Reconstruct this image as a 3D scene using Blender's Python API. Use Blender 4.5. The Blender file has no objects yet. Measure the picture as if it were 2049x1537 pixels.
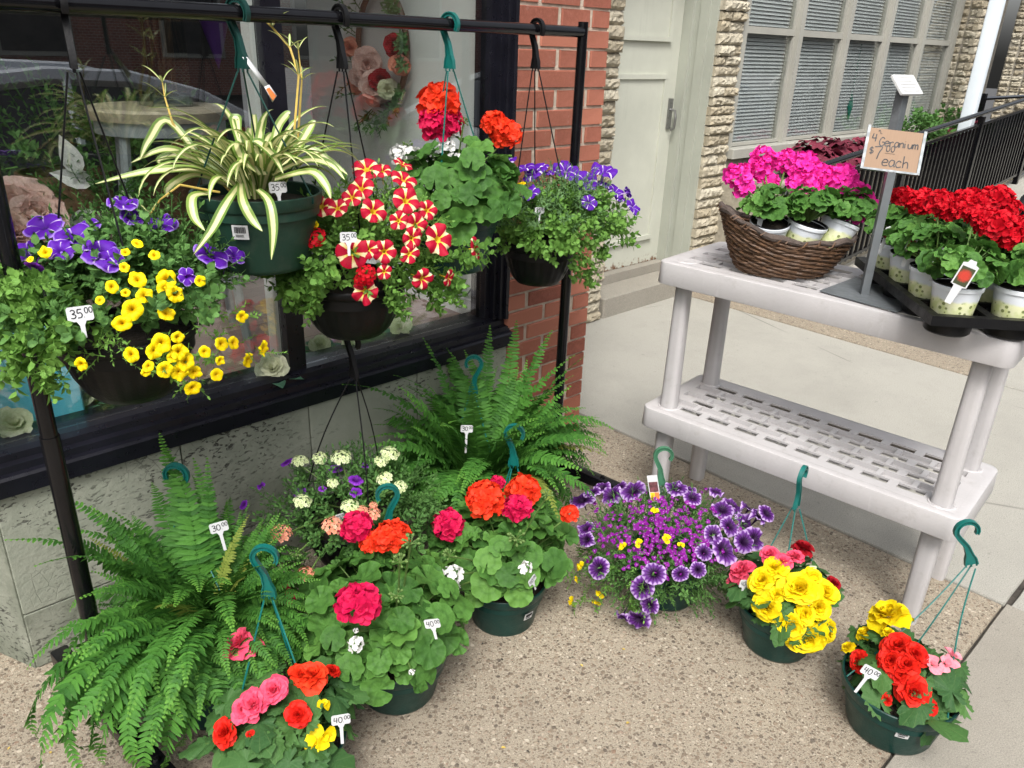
import bpy, math, random
import numpy as np
from mathutils import Matrix, Vector
random.seed(11); rng = np.random.default_rng(11)
SC = bpy.context.scene; COL = SC.collection
PI = math.pi; V3 = Vector

# ------------------------------------------------------------------ camera
W0, H0 = 2049.0, 1537.0
PP = np.array([1024.5, 768.5]); VD = np.array([880., 4400.]); VX = np.array([2800., 150.])   # vanishing points: down, along the shop wall
FPX = math.sqrt(-float(np.dot(VD-PP, VX-PP)))
_d = np.array([*(VD-PP), FPX]); _d /= np.linalg.norm(_d)
_x = np.array([*(VX-PP), FPX]); _x /= np.linalg.norm(_x)
RM = np.array([_x, np.cross(-_d, _x), -_d]); CAM = np.array([0., 0., 1.62])
cd = bpy.data.cameras.new('camera'); co = bpy.data.objects.new('camera', cd); COL.objects.link(co)
cd.sensor_width = 36; cd.lens = FPX/W0*36; cd.clip_start = 0.05; cd.clip_end = 500
m = Matrix.Identity(4)
for i, c in enumerate(((1,0,0), (0,-1,0), (0,0,-1))):
    w = RM @ np.array(c, float)
    for j in range(3): m[j][i] = w[j]
for j in range(3): m[j][3] = CAM[j]
co.matrix_world = m; SC.camera = co
# ------------------------------------------------------------------ sky, sun, exposure
SUN_EL, SUN_AZ = math.radians(54), math.radians(227)
wd = bpy.data.worlds.new('World'); SC.world = wd; wd.use_nodes = True
nt = wd.node_tree; bg = nt.nodes['Background']
sky = nt.nodes.new('ShaderNodeTexSky'); sky.sky_type = 'NISHITA'; sky.sun_disc = False
sky.sun_elevation = SUN_EL; sky.sun_rotation = SUN_AZ; sky.dust_density = 6; sky.air_density = 1.0; sky.ozone_density = 1
hs = nt.nodes.new('ShaderNodeHueSaturation'); hs.inputs['Saturation'].default_value = 0.35
nt.links.new(sky.outputs[0], hs.inputs['Color']); nt.links.new(hs.outputs[0], bg.inputs['Color'])
bg.inputs['Strength'].default_value = 0.14
sl = bpy.data.lights.new('sun', 'SUN'); sl.energy = 1.7; sl.angle = math.radians(18); sl.color = (1, .975, .94)
so = bpy.data.objects.new('sun', sl); COL.objects.link(so)
sd = V3((math.sin(SUN_AZ)*math.cos(SUN_EL), math.cos(SUN_AZ)*math.cos(SUN_EL), math.sin(SUN_EL)))
so.rotation_euler = sd.to_track_quat('Z', 'Y').to_euler(); so.location = (0, 0, 8)
SC.view_settings.view_transform = 'Standard'; SC.view_settings.look = 'None'
SC.view_settings.exposure = 0.84; SC.view_settings.gamma = 1
SC.render.engine = 'CYCLES'
try:
    SC.cycles.max_bounces = 8; SC.cycles.transparent_max_bounces = 16; SC.cycles.caustics_reflective = False; SC.cycles.caustics_refractive = False
except Exception: pass

# ------------------------------------------------------------------ measuring helpers (photo pixel -> point in the place)
def ray(x, y):
    d = RM @ np.array([(x-PP[0])/FPX, (y-PP[1])/FPX, 1.0]); return d
def at_d(x, y, d): return V3(CAM + ray(x, y)*d)
def at_z(x, y, z): d = ray(x, y); return V3(CAM + d*((z-CAM[2])/d[2]))
def at_y(x, y, Y): d = ray(x, y); return V3(CAM + d*(Y/d[1]))
def at_x(x, y, X): d = ray(x, y); return V3(CAM + d*(X/d[0]))
def depth(p): return float((RM.T @ (np.array(p)-CAM))[2])
def to_cam(p): return (V3(CAM)-V3(p)).normalized()
def on_ell(x, y, c, r):
    """first point of the line of sight on the ellipsoid that bounds a plant, and the normal there"""
    d = ray(x, y)/np.array(r); o = (CAM-np.array(c))/np.array(r)
    a = d@d; b = 2*o@d; cc = o@o-1; D = b*b-4*a*cc
    t = (-b-math.sqrt(D))/(2*a) if D > 0 else -b/(2*a)
    p = CAM+ray(x, y)*t; n = (p-np.array(c))/np.array(r)**2
    return V3(p), V3(n).normalized()

# ------------------------------------------------------------------ mesh helpers
def frame(n, roll=0.0):
    n = V3(n).normalized(); q = n.to_track_quat('Z', 'Y').to_matrix().to_4x4()
    return q @ Matrix.Rotation(roll, 4, 'Z')
def TRS(p, rot=None, s=1.0):
    M = Matrix.Translation(p)
    if rot is not None: M = M @ rot
    if isinstance(s, (tuple, list)): return M @ Matrix.Diagonal((*s, 1))
    return M @ Matrix.Scale(s, 4)
class G:
    def __init__(s): s.v = []; s.f = []; s.p = []
    def add(s, V, F, pc=None, M=None):
        o = len(s.v)
        if M is not None: V = [M @ V3(v) for v in V]
        s.v += [tuple(v) for v in V]; s.f += [tuple(i+o for i in q) for q in F]
        s.p += [tuple(q) for q in pc] if pc is not None else [(0, 0, 0)]*len(V)
        return s
    def box(s, a, b, M=None, pc=(0,0,0)):
        (x0,y0,z0), (x1,y1,z1) = a, b
        V = [(x0,y0,z0),(x1,y0,z0),(x1,y1,z0),(x0,y1,z0),(x0,y0,z1),(x1,y0,z1),(x1,y1,z1),(x0,y1,z1)]
        return s.add(V, [(3,2,1,0),(4,5,6,7),(0,1,5,4),(1,2,6,5),(2,3,7,6),(3,0,4,7)], [pc]*8, M)
    def rbox(s, a, b, r, M=None, k=3):
        """box with rounded vertical corners and a small chamfer round the top"""
        (x0,y0,z0), (x1,y1,z1) = a, b; ring = []
        for cx, cy, a0 in ((x1-r,y1-r,0),(x0+r,y1-r,PI/2),(x0+r,y0+r,PI),(x1-r,y0+r,1.5*PI)):
            for i in range(k+1):
                t = a0+i/k*PI/2; ring.append((cx, cy, math.cos(t), math.sin(t)))
        n = len(ring); c = min(r*.5, (z1-z0)*.3); V = []
        for rr, z in ((r, z0), (r, z1-c), (r-c*.3, z1-c*.3), (r-c, z1)):
            V += [(q[0]+q[2]*rr, q[1]+q[3]*rr, z) for q in ring]
        F = [(l*n+i, l*n+(i+1) % n, (l+1)*n+(i+1) % n, (l+1)*n+i) for l in range(3) for i in range(n)]
        F += [tuple(range(n-1, -1, -1)), tuple(range(3*n, 4*n))]
        return s.add(V, F, None, M)
    def tube(s, path, rad, seg=6, cap=True, pc=None):
        P = [V3(p) for p in path]; n = len(P); rad = [rad]*n if not hasattr(rad, '__len__') else rad
        V = []; F = []; pcs = []; up = None
        for i, p in enumerate(P):
            t = (P[min(i+1, n-1)]-P[max(i-1, 0)]).normalized()
            if up is None: up = t.orthogonal().normalized()
            up = (up-t*up.dot(t)).normalized(); bi = t.cross(up)
            for k in range(seg):
                a = 2*PI*k/seg; V.append(p+(up*math.cos(a)+bi*math.sin(a))*rad[i]); pcs.append(pc or (i/(n-1), k/seg, 0))
        for i in range(n-1):
            for k in range(seg):
                F.append((i*seg+k, i*seg+(k+1) % seg, (i+1)*seg+(k+1) % seg, (i+1)*seg+k))
        if cap: F += [tuple(range(seg-1, -1, -1)), tuple(range((n-1)*seg, n*seg))]
        return s.add(V, F, pcs)
    def lathe(s, prof, seg=32, M=None, rib=0, nrib=0):
        V = []; F = []; n = len(prof)
        for i, (r, z) in enumerate(prof):
            for k in range(seg):
                a = 2*PI*k/seg; rr = r
                if rib and len(prof[i]) > 1 and 0 < i < n-1 and i in RIBROWS: rr = r+rib*(1 if (k*nrib//seg) % 2 else 0)
                V.append((rr*math.cos(a), rr*math.sin(a), z))
        for i in range(n-1):
            for k in range(seg):
                F.append((i*seg+k, i*seg+(k+1) % seg, (i+1)*seg+(k+1) % seg, (i+1)*seg+k))
        return s.add(V, F, None, M)
    def mesh(s, name, mat=None, smooth=True, sharp=38):
        me = bpy.data.meshes.new(name); me.from_pydata(s.v, [], s.f)
        at = me.attributes.new('pc', 'FLOAT_VECTOR', 'POINT'); at.data.foreach_set('vector', np.array(s.p, 'f').ravel())
        if smooth:
            me.polygons.foreach_set('use_smooth', [True]*len(me.polygons))
            if sharp: me.set_sharp_from_angle(angle=math.radians(sharp))
        if mat: me.materials.append(mat)
        me.update(); return me
RIBROWS = ()
def batch_mesh(name, parts, mat):
    """parts: list of (V Nx3, F Mx3 tris, PC Nx3, list of 4x4 matrices, per-instance random): joined geometry for small leaves"""
    VV = []; FF = []; PC = []; off = 0
    for V, F, P, mats in parts:
        k = len(mats)
        if not k: continue
        A = np.array([[list(r) for r in M] for M in mats]); n = len(V)
        vv = np.einsum('kij,nj->kni', A[:, :3, :3], V)+A[:, None, :3, 3]
        VV.append(vv.reshape(-1, 3)); pc = np.repeat(P[None], k, 0).copy(); pc[:, :, 2] = rng.random(k)[:, None]*.6+pc[:, :, 2]*.4
        PC.append(pc.reshape(-1, 3)); FF.append((F[None]+(np.arange(k)*n)[:, None, None]+off).reshape(-1, 3)); off += k*n
    VV = np.concatenate(VV); FF = np.concatenate(FF); PC = np.concatenate(PC)
    me = bpy.data.meshes.new(name); me.vertices.add(len(VV)); me.vertices.foreach_set('co', VV.ravel().astype('f'))
    me.loops.add(len(FF)*3); me.loops.foreach_set('vertex_index', FF.ravel().astype('i'))
    me.polygons.add(len(FF)); me.polygons.foreach_set('loop_start', np.arange(0, len(FF)*3, 3, dtype='i'))
    me.polygons.foreach_set('use_smooth', [True]*len(FF))
    at = me.attributes.new('pc', 'FLOAT_VECTOR', 'POINT'); at.data.foreach_set('vector', PC.ravel().astype('f'))
    me.materials.append(mat); me.update(); me.validate(); return me
def g2np(g):
    F = []
    for q in g.f:
        for i in range(1, len(q)-1): F.append((q[0], q[i], q[i+1]))
    return np.array(g.v, float), np.array(F, int), np.array(g.p, float)
# ------------------------------------------------------------------ object helpers
def thing(name, loc, label, cat, group=None, rz=0.0, rot=None):
    o = bpy.data.objects.new(name, None); COL.objects.link(o); o.empty_display_size = .05
    o.location = loc; o.rotation_euler = rot or (0, 0, rz); o['label'] = label; o['category'] = cat
    if group: o['group'] = group
    return o
def tag(o, label, cat, group=None):
    o['label'] = label; o['category'] = cat
    if group: o['group'] = group
    return o
def part(name, me, parent=None, M=None, mat=None, kind=None, label=None):
    o = bpy.data.objects.new(name, me); COL.objects.link(o); o.parent = parent
    if M is not None: o.matrix_basis = M
    if mat is not None:
        o.material_slots[0].link = 'OBJECT'; o.material_slots[0].material = mat
    if kind: o['kind'] = kind
    if label: o['label'] = label
    return o
def gp(name, g, mat, parent=None, M=None, smooth=True, kind=None, label=None, sharp=38):
    return part(name, g.mesh(name, mat, smooth, sharp), parent, M, None, kind, label)

# ------------------------------------------------------------------ materials
class NT:
    def __init__(s, name):
        s.m = bpy.data.materials.new(name); s.m.use_nodes = True; s.t = s.m.node_tree; s.b = s.t.nodes['Principled BSDF']; s.out = s.t.nodes['Material Output']
    def n(s, typ, **kw):
        o = s.t.nodes.new('ShaderNode'+typ)
        for k, v in kw.items():
            if k in o.inputs: o.inputs[k].default_value = v
            else: setattr(o, k, v)
        return o
    def l(s, a, b): s.t.links.new(a, b)
    def val(s, x):
        return x
    def math(s, op, a, b=None, c=None):
        o = s.n('Math', operation=op)
        for i, x in enumerate((a, b, c)):
            if x is None: continue
            if isinstance(x, (int, float)): o.inputs[i].default_value = x
            else: s.l(x, o.inputs[i])
        return o.outputs[0]
    def mix(s, fac, a, b, blend='MIX'):
        o = s.n('Mix', data_type='RGBA', blend_type=blend)
        for sock, x in ((o.inputs[0], fac), (o.inputs[6], a), (o.inputs[7], b)):
            if isinstance(x, (int, float)): sock.default_value = x
            elif isinstance(x, (tuple, list)): sock.default_value = (*x[:3], 1)
            else: s.l(x, sock)
        return o.outputs[2]
    def ramp(s, fac, stops, interp='LINEAR'):
        o = s.n('ValToRGB'); r = o.color_ramp; r.interpolation = interp
        while len(r.elements) < len(stops): r.elements.new(0.5)
        for e, (p, c) in zip(r.elements, stops):
            e.position = p; e.color = (c, c, c, 1) if isinstance(c, (int, float)) else (*c, 1)
        s.l(fac, o.inputs[0]); return o.outputs[0]
    def coord(s, kind='Object'): return s.n('TexCoord').outputs[kind]
    def pos(s): return s.n('NewGeometry').outputs['Position']
    def noise(s, vec, scale, detail=3, rough=.55, dist=0):
        o = s.n('TexNoise', Scale=scale, Detail=detail, Roughness=rough, Distortion=dist); s.l(vec, o.inputs['Vector']); return o.outputs[0]
    def vor(s, vec, scale, feature='F1', rand=1):
        o = s.n('TexVoronoi', feature=feature, Scale=scale, Randomness=rand); s.l(vec, o.inputs['Vector']); return o
    def bump(s, h, dist, strength=1):
        o = s.n('Bump', Distance=dist, Strength=strength); s.l(h, o.inputs['Height']); s.l(o.outputs[0], s.b.inputs['Normal']); return o
    def base(s, c, rough=None):
        if isinstance(c, (tuple, list)): s.b.inputs['Base Color'].default_value = (*c, 1)
        else: s.l(c, s.b.inputs['Base Color'])
        if rough is not None: s.b.inputs['Roughness'].default_value = rough
    def pc(s):
        a = s.n('Attribute', attribute_name='pc'); x = s.n('SeparateXYZ'); s.l(a.outputs['Vector'], x.inputs[0]); return x.outputs
    def rnd(s): return s.n('ObjectInfo').outputs['Random']
    def translucent(s, col, fac):
        tr = s.n('BsdfTranslucent'); mx = s.n('MixShader'); mx.inputs[0].default_value = fac
        if isinstance(col, (tuple, list)): tr.inputs[0].default_value = (*col, 1)
        else: s.l(col, tr.inputs[0])
        s.l(s.b.outputs[0], mx.inputs[1]); s.l(tr.outputs[0], mx.inputs[2]); s.l(mx.outputs[0], s.out.inputs[0])
def mul(c, k): return tuple(x*k for x in c)
def plain(name, c, rough=.5, var=.12, scale=8, bump=0, bscale=60, metal=0, spec=.5, dirt=0, rv=.1):
    t = NT(name); p = t.coord()
    n = t.noise(p, scale, 5)
    col = t.mix(t.ramp(n, [(.3, 0), (.7, 1)]), mul(c, 1-var), mul(c, 1+var))
    if dirt: col = t.mix(t.math('MULTIPLY', t.ramp(t.noise(p, scale*2.3, 8, .7), [(.5, 0), (.75, 1)]), dirt), col, (.16, .14, .11))
    t.base(col, rough); t.b.inputs['Metallic'].default_value = metal; t.b.inputs['Specular IOR Level'].default_value = spec
    t.l(t.ramp(t.noise(p, scale*3, 4), [(.3, max(0, rough-rv)), (.7, min(1, rough+rv))]), t.b.inputs['Roughness'])
    if bump: t.bump(t.noise(p, bscale, 5), bump)
    return t.m
def leafmat(name, a, b, vein=(.2, .3, .08), veins=0, trans=.22, rough=.58, edge=None):
    """a, b: dark and light leaf green; pc.x runs along the leaf, pc.y across it, pc.z is a per-leaf random"""
    t = NT(name); x = t.pc(); r = t.math('FRACT', t.math('ADD', x[2], t.rnd()))
    col = t.mix(r, a, b)
    col = t.mix(t.math('MULTIPLY', t.noise(t.pos(), 60, 3), .5), col, mul(b, 1.15))
    if veins:
        v = t.math('ABSOLUTE', t.math('SINE', t.math('MULTIPLY', x[1], veins*PI)))
        v = t.ramp(v, [(0, 1), (.16, 0)]); col = t.mix(t.math('MULTIPLY', v, .45), col, vein)
    if veins == 5: col = t.mix(t.math('MULTIPLY', t.ramp(x[0], [(.38, 0), (.52, 1), (.66, 0)]), .4), col, mul(a, .7)); col = t.mix(t.ramp(x[0], [(.86, 0), (1.0, .35)]), col, mul(b, 1.35))
    if edge: col = t.mix(t.ramp(x[0], [(edge[0], 0), (edge[1], 1)]), col, edge[2])
    t.base(col, rough); t.b.inputs['Specular IOR Level'].default_value = .2
    t.bump(t.noise(t.pos(), 160, 3), .002)
    t.translucent(t.mix(.5, col, mul(b, 1.6)), trans); return t.m
def petalmat(name, a, b, trans=.25, core=None, corew=.3, rough=.6):
    """colour from the petal's foot (pc.x=0) to its rim; pc.z varies petal by petal"""
    t = NT(name); x = t.pc(); col = t.mix(t.math('MULTIPLY', x[2], 1), a, b)
    if core: col = t.mix(t.ramp(x[0], [(0, 1), (corew, 0)]), col, core)
    n = t.noise(t.pos(), 140, 3); col = t.mix(t.ramp(n, [(.35, .45), (.65, 0)]), col, mul(a, .68)); st = t.math('ABSOLUTE', t.math('SINE', t.math('MULTIPLY', x[1], 16))); col = t.mix(t.math('MULTIPLY', t.ramp(st, [(0, 1), (.35, 0)]), .22), col, mul(a, .7))
    t.base(col, rough); t.b.inputs['Specular IOR Level'].default_value = .2
    t.translucent(col, trans); return t.m
def starmat(name, field, star, core, width, rim=None, corer=.2, grow=0.0, trans=.2):
    """five-rayed petunia: pc.x = angle in petals (0..5), pc.y = radius"""
    t = NT(name); x = t.pc()
    a = t.math('SUBTRACT', .5, t.math('ABSOLUTE', t.math('SUBTRACT', t.math('FRACT', x[0]), .5)))   # 0 on the seam between two petals
    wob = t.math('MULTIPLY', t.math('SUBTRACT', t.noise(t.pos(), 130, 2), .5), .1)
    w = t.math('ADD', t.math('ADD', t.math('MULTIPLY', x[1], grow), width), wob)
    s = t.ramp(t.math('SUBTRACT', a, w), [(.0, 1), (.035, 0)])
    f2 = t.mix(t.math('MULTIPLY', t.noise(t.pos(), 90, 3), .5), field, mul(field, .6))
    st = t.mix(t.ramp(x[1], [(.25, 0), (.75, 1)]), core, star)
    col = t.mix(s, f2, st)
    if rim: col = t.mix(t.ramp(t.math('ADD', x[1], wob), [(.87, 0), (.96, 1)]), col, rim)
    col = t.mix(t.ramp(x[1], [(corer*.6, 1), (corer, 0)]), col, core)
    t.base(col, .6); t.b.inputs['Specular IOR Level'].default_value = .2; t.translucent(col, trans); return t.m
def veinmat(name, pale, mid, dark):
    t = NT(name); x = t.pc()
    v = t.math('ABSOLUTE', t.math('SINE', t.math('MULTIPLY', x[0], PI*3)))
    n = t.math('ADD', t.math('ADD', x[1], t.math('MULTIPLY', t.math('SUBTRACT', v, .5), .22)), t.math('MULTIPLY', t.math('SUBTRACT', t.noise(t.pos(), 120, 2), .5), .15))
    col = t.ramp(n, [(.36, dark), (.8, mid), (1.02, pale)])
    t.base(col, .6); t.b.inputs['Specular IOR Level'].default_value = .2; t.translucent(col, .2); return t.m
M = {}
M['black_metal'] = plain('black_metal', (.004, .004, .005), .18, .3, 20, spec=.35, rv=.04)
M['black_plastic'] = plain('black_plastic', (.007, .007, .0075), .4, .25, 12, .0006, 200, spec=.22)
M['green_plastic'] = plain('green_plastic', (.003, .034, .028), .4, .25, 9, .0006, 160, spec=.35, dirt=.08)
M['moss_plastic'] = plain('moss_plastic', (.012, .042, .028), .5, .2, 9, .0006, 160, spec=.3, dirt=.14)
M['teal_plastic'] = plain('teal_plastic', (.004, .115, .1), .35, .15, 20)
M['sage_plastic'] = plain('sage_plastic', (.05, .16, .09), .35, .15, 20)
M['white_plastic'] = plain('white_plastic', (.52, .53, .54), .45, .05, 30)
M['ink'] = plain('ink', (.008, .008, .012), .6, .1)
M['soil'] = plain('soil', (.025, .018, .012), .95, .5, 60, .01, 90)
M['stem'] = plain('stem', (.09, .16, .035), .6, .3, 30)
M['stem_yellow'] = plain('stem_yellow', (.5, .36, .08), .55, .25, 25)
M['leaf_ger'] = leafmat('leaf_geranium', (.024, .08, .016), (.072, .18, .032), (.13, .24, .06), 5)
M['leaf_ger2'] = leafmat('leaf_geranium_young', (.045, .13, .025), (.105, .235, .045), (.17, .3, .08), 5)
M['leaf_beg'] = leafmat('leaf_begonia', (.02, .065, .022), (.06, .14, .035), (.13, .2, .07), 4, .15)
M['leaf_pet'] = leafmat('leaf_petunia', (.06, .16, .03), (.17, .33, .065))
M['leaf_petd'] = leafmat('leaf_petunia_dark', (.04, .11, .03), (.11, .235, .06))
M['leaf_pets'] = leafmat('leaf_petunia_sage', (.06, .14, .05), (.13, .24, .09))
M['fern'] = leafmat('fern_leaf', (.014, .066, .013), (.075, .215, .032), trans=.26, edge=(.78, 1.0, (.15, .33, .045)))
M['heuchera'] = leafmat('heuchera_leaf', (.07, .01, .02), (.18, .028, .05), (.22, .06, .07), 6, .1)
M['silk_leaf'] = leafmat('silk_leaf', (.06, .16, .1), (.12, .24, .15))
def spidermat():
    t = NT('spider_leaf'); x = t.pc(); a = t.math('ABSOLUTE', x[1])
    s = t.ramp(t.math('ADD', a, t.math('MULTIPLY', t.math('SUBTRACT', t.noise(t.pos(), 50, 2), .5), .15)), [(.38, 0), (.55, 1)])
    col = t.mix(s, (.72, .7, .36), t.mix(x[2], (.11, .21, .035), (.24, .36, .07)))
    t.base(col, .4); t.translucent(col, .25); return t.m
M['spider'] = spidermat()
M['p_red'] = petalmat('petal_red', (.46, .001, .01), (.7, .006, .02))
M['p_orange'] = petalmat('petal_orange', (.78, .03, .01), (.9, .075, .02))
M['p_crimson'] = petalmat('petal_crimson', (.55, .005, .06), (.72, .012, .1))
M['p_magenta'] = petalmat('petal_magenta', (.86, .015, .36), (.95, .08, .52), core=(.6, .0, .12), corew=.35)
M['p_white'] = petalmat('petal_white', (.78, .78, .76), (.85, .85, .83), core=(.6, .65, .45), corew=.2)
M['p_peach'] = petalmat('petal_peach', (.8, .27, .17), (.88, .45, .32), core=(.5, .4, .15), corew=.3)
M['p_lime'] = petalmat('petal_lime', (.62, .72, .35), (.75, .82, .52), core=(.3, .42, .1), corew=.3)
M['p_yellow'] = petalmat('petal_yellow', (.8, .58, .0), (.92, .74, .014))
M['p_rose'] = petalmat('petal_rose', (.8, .06, .14), (.9, .14, .24))
M['p_pink'] = petalmat('petal_pink', (.85, .25, .32), (.9, .36, .42))
M['p_darkred'] = petalmat('petal_darkred', (.3, .005, .012), (.42, .01, .02))
M['p_scarlet'] = petalmat('petal_scarlet', (.58, .008, .006), (.8, .03, .012))
M['p_blush'] = petalmat('petal_blush', (.74, .46, .4), (.86, .66, .6))
M['p_cream'] = petalmat('petal_cream', (.62, .66, .42), (.75, .76, .58))
M['p_lobelia'] = petalmat('petal_lobelia', (.17, .004, .2), (.32, .015, .36), core=(.7, .55, .75), corew=.25)
M['f_purple_star'] = starmat('petunia_purple_star', (.1, .012, .36), (.6, .5, .75), (.1, .03, .3), .018, (.3, .18, .6), .16, .006)
M['f_purple_line'] = starmat('petunia_purple_line', (.095, .01, .34), (.7, .62, .8), (.4, .3, .5), .035, None, .1, .0)
M['f_red_star'] = starmat('petunia_red_star', (.45, .004, .03), (.85, .7, .42), (.78, .55, .04), .1, None, .2, .03)
M['f_yellow'] = veinmat('calibrachoa_yellow', (.92, .72, .005), (.9, .68, .0), (.66, .42, .0))
M['f_violet'] = veinmat('petunia_violet', (.26, .05, .5), (.18, .02, .4), (.07, .005, .15))
M['f_veined'] = veinmat('petunia_veined', (.46, .32, .58), (.11, .022, .2), (.018, .003, .03))
# ------------------------------------------------------------------ base plant shapes
def sheet(fn, nu, nv, flip=False):
    """grid surface; fn(u,v)->(xyz, pc) with u,v in 0..1"""
    g = G(); V = []; P = []
    for i in range(nu+1):
        for j in range(nv+1):
            p, q = fn(i/nu, j/nv); V.append(p); P.append(q)
    F = [(i*(nv+1)+j, (i+1)*(nv+1)+j, (i+1)*(nv+1)+j+1, i*(nv+1)+j+1) for i in range(nu) for j in range(nv)]
    g.add(V, F, P); return g
def simple_leaf(L=1, w=.45, fold=.25, curl=.3, n=4, tip=1.0):
    def fn(u, v):
        s = v*2-1; ww = w*.5*math.sin(PI*min(1, u**.8*.97+.03))**tip
        return (s*ww, u*L, fold*abs(s)*ww-curl*u*u*L*.5), (u, s, 0)
    return sheet(fn, n, 2)
def round_leaf(seed, lobes=7, scal=.06, ruf=.07, cup=.12, gap=.35):
    r = random.Random(seed); ph = [r.uniform(-.3, .3) for _ in range(4)]; nth = 35
    g = G(); V = [(0, 0, 0)]; P = [(0, .5, 0)]; F = []
    rings = (.34, .68, 1.0)
    for k, q in enumerate(rings):
        for i in range(nth+1):
            t = i/nth; th = -PI/2+gap/2+t*(2*PI-gap); lob = t*lobes
            rad = q*(1+(scal*abs(math.sin(lob*PI))*1.6-scal+.025*math.sin(lob*PI*5))*q**2)*(1+.08*math.sin(th+ph[0]))*(.88+.12*math.sin(t*PI))
            z = cup*q*q+ruf*q*q*math.cos(lob*2*PI)+.09*q*q*math.sin(2*th+ph[1]*6)+.05*q*math.sin(3*th+ph[2]*8)
            V.append((rad*math.cos(th), rad*math.sin(th), z)); P.append((q, lob, 0))
    n = nth+1
    for i in range(nth):
        F.append((0, 1+i, 2+i))
        for k in range(2): a = 1+k*n+i; F.append((a, a+n, a+n+1, a+1))
    return g.add(V, F, P)
def begonia_leaf(seed):
    r = random.Random(seed); nth = 41; g = G(); V = [(0, 0, 0)]; P = [(0, 0, 0)]; F = []; n = nth+1; ph = r.uniform(0, 6)
    for q in (.35, .7, 1.0):
        for i in range(nth+1):
            t = i/nth; th = -PI/2+.25+t*(2*PI-.5); d = abs(t-.5)*2
            rad = q*(.62+.55*max(0, 1-d*2.2)**1.5+.1*math.cos(d*5)+(.07*((i*1.0) % 3-1)*q**3))*(1+.18*math.sin(th*.5+.3))
            z = -.18*q*q*(1-d)+.08*q*math.sin(t*2*PI*4)+.06*q*q*math.sin(th*3+ph)
            V.append((rad*math.cos(th), rad*math.sin(th), z)); P.append((q, t*4, 0))
    for i in range(nth):
        F.append((0, 1+i, 2+i))
        for k in range(2): a = 1+k*n+i; F.append((a, a+n, a+n+1, a+1))
    return g.add(V, F, P)
def trumpet(seed, lobe=.1, ruf=.06, flat=1.0, tube=.9):
    r = random.Random(seed); ph = r.uniform(0, 6); nth = 40; V = []; P = []; F = []
    rings = [(.035, -tube), (.06, -tube*.55), (.13, -.2), (.3, -.03), (.62, .03), (.86, .015), (1.0, -.05)]
    for k, (q, z) in enumerate(rings):
        for i in range(nth+1):
            t = i/nth*5; th = i/nth*2*PI; c = math.cos(t*2*PI)      # seam at whole t
            w = max(0, (q-.3)/.7)
            rad = q*(1-lobe*w*(c*.5+.5)**3*1.3)
            zz = z*flat+ruf*w*w*(math.cos(t*2*PI+PI)*.6+math.sin(th*3+ph)*.8+.5*math.sin(th*9+ph*2))
            V.append((rad*math.cos(th), rad*math.sin(th), zz)); P.append((t, q if k > 2 else q*.6, 0))
    for k in range(len(rings)-1):
        for i in range(nth): a = k*(nth+1)+i; F.append((a, a+1, a+nth+2, a+nth+1))
    return G().add(V, F, P)
def petal(w=.8, cup=.2, curl=.1, ruf=.05, nu=4, nv=4, foot=.25, seed=0, rz=0.):
    r = random.Random(seed); ph = r.uniform(0, 6)
    def fn(u, v):
        s = v*2-1; ww = w*.5*(foot+(1-foot)*math.sin(min(1, u*1.05)*PI*.62)**.8)*(1-.55*max(0, u-.75)*abs(s)**2*2)
        y = u*(1-.12*s*s*u)
        return (s*ww, y, cup*s*s*ww*1.2-curl*u*u+ruf*u*math.sin(s*5+ph)), (u, s, rz)
    return sheet(fn, nu, nv)
def geranium_head(seed, nfl=34, R=.8, fl=.42, cover=.62, npet=5):
    """ball of ruffled florets; unit radius about 1"""
    r = random.Random(seed); g = G(); pets = [petal(.95, .25, .05, .1, 3, 3, .25, seed*9+k) for k in range(5)]
    for i in range(nfl):
        zc = 1-(i+.5)/nfl*2*cover; th = i*2.39996+r.uniform(-.2, .2); rr = math.sqrt(max(0, 1-zc*zc))
        n = V3((rr*math.cos(th), rr*math.sin(th), zc)); p = n*(R+r.uniform(-.1, .08)); p.z *= .82
        fr = frame(n+V3((r.uniform(-.4, .4), r.uniform(-.4, .4), r.uniform(-.3, .5))), r.uniform(0, 6))
        fz = r.random()
        for k in range(npet):
            b = pets[(k+i) % 5]; A = TRS(p, fr @ Matrix.Rotation(k*2*PI/npet+r.uniform(-.25, .25), 4, 'Z') @ Matrix.Rotation(r.uniform(.1, .75), 4, 'X'), fl*r.uniform(.8, 1.2))
            z2 = min(1, max(0, fz*.5+r.random()*.5))
            g.add(b.v, b.f, [(q[0], q[1], z2) for q in b.p], A)
    return g
def verbena_head(seed, nfl=26, fl=.2):
    r = random.Random(seed); g = G(); b = petal(.9, .1, -.05, .03, 2, 2, .3, seed)
    for i in range(nfl):
        t = math.sqrt((i+.5)/nfl)*1.15; th = i*2.39996; n = V3((math.sin(t)*math.cos(th), math.sin(t)*math.sin(th), math.cos(t)))
        p = V3((n.x*.85, n.y*.85, n.z*.45)); fr = frame(n+V3((r.uniform(-.3, .3), r.uniform(-.3, .3), 0)), r.uniform(0, 6)); fz = r.random()
        for k in range(5):
            A = TRS(p, fr @ Matrix.Rotation(k*2*PI/5, 4, 'Z') @ Matrix.Rotation(.1, 4, 'X'), fl)
            g.add(b.v, b.f, [(q[0], q[1], fz) for q in b.p], A)
    return g
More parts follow.
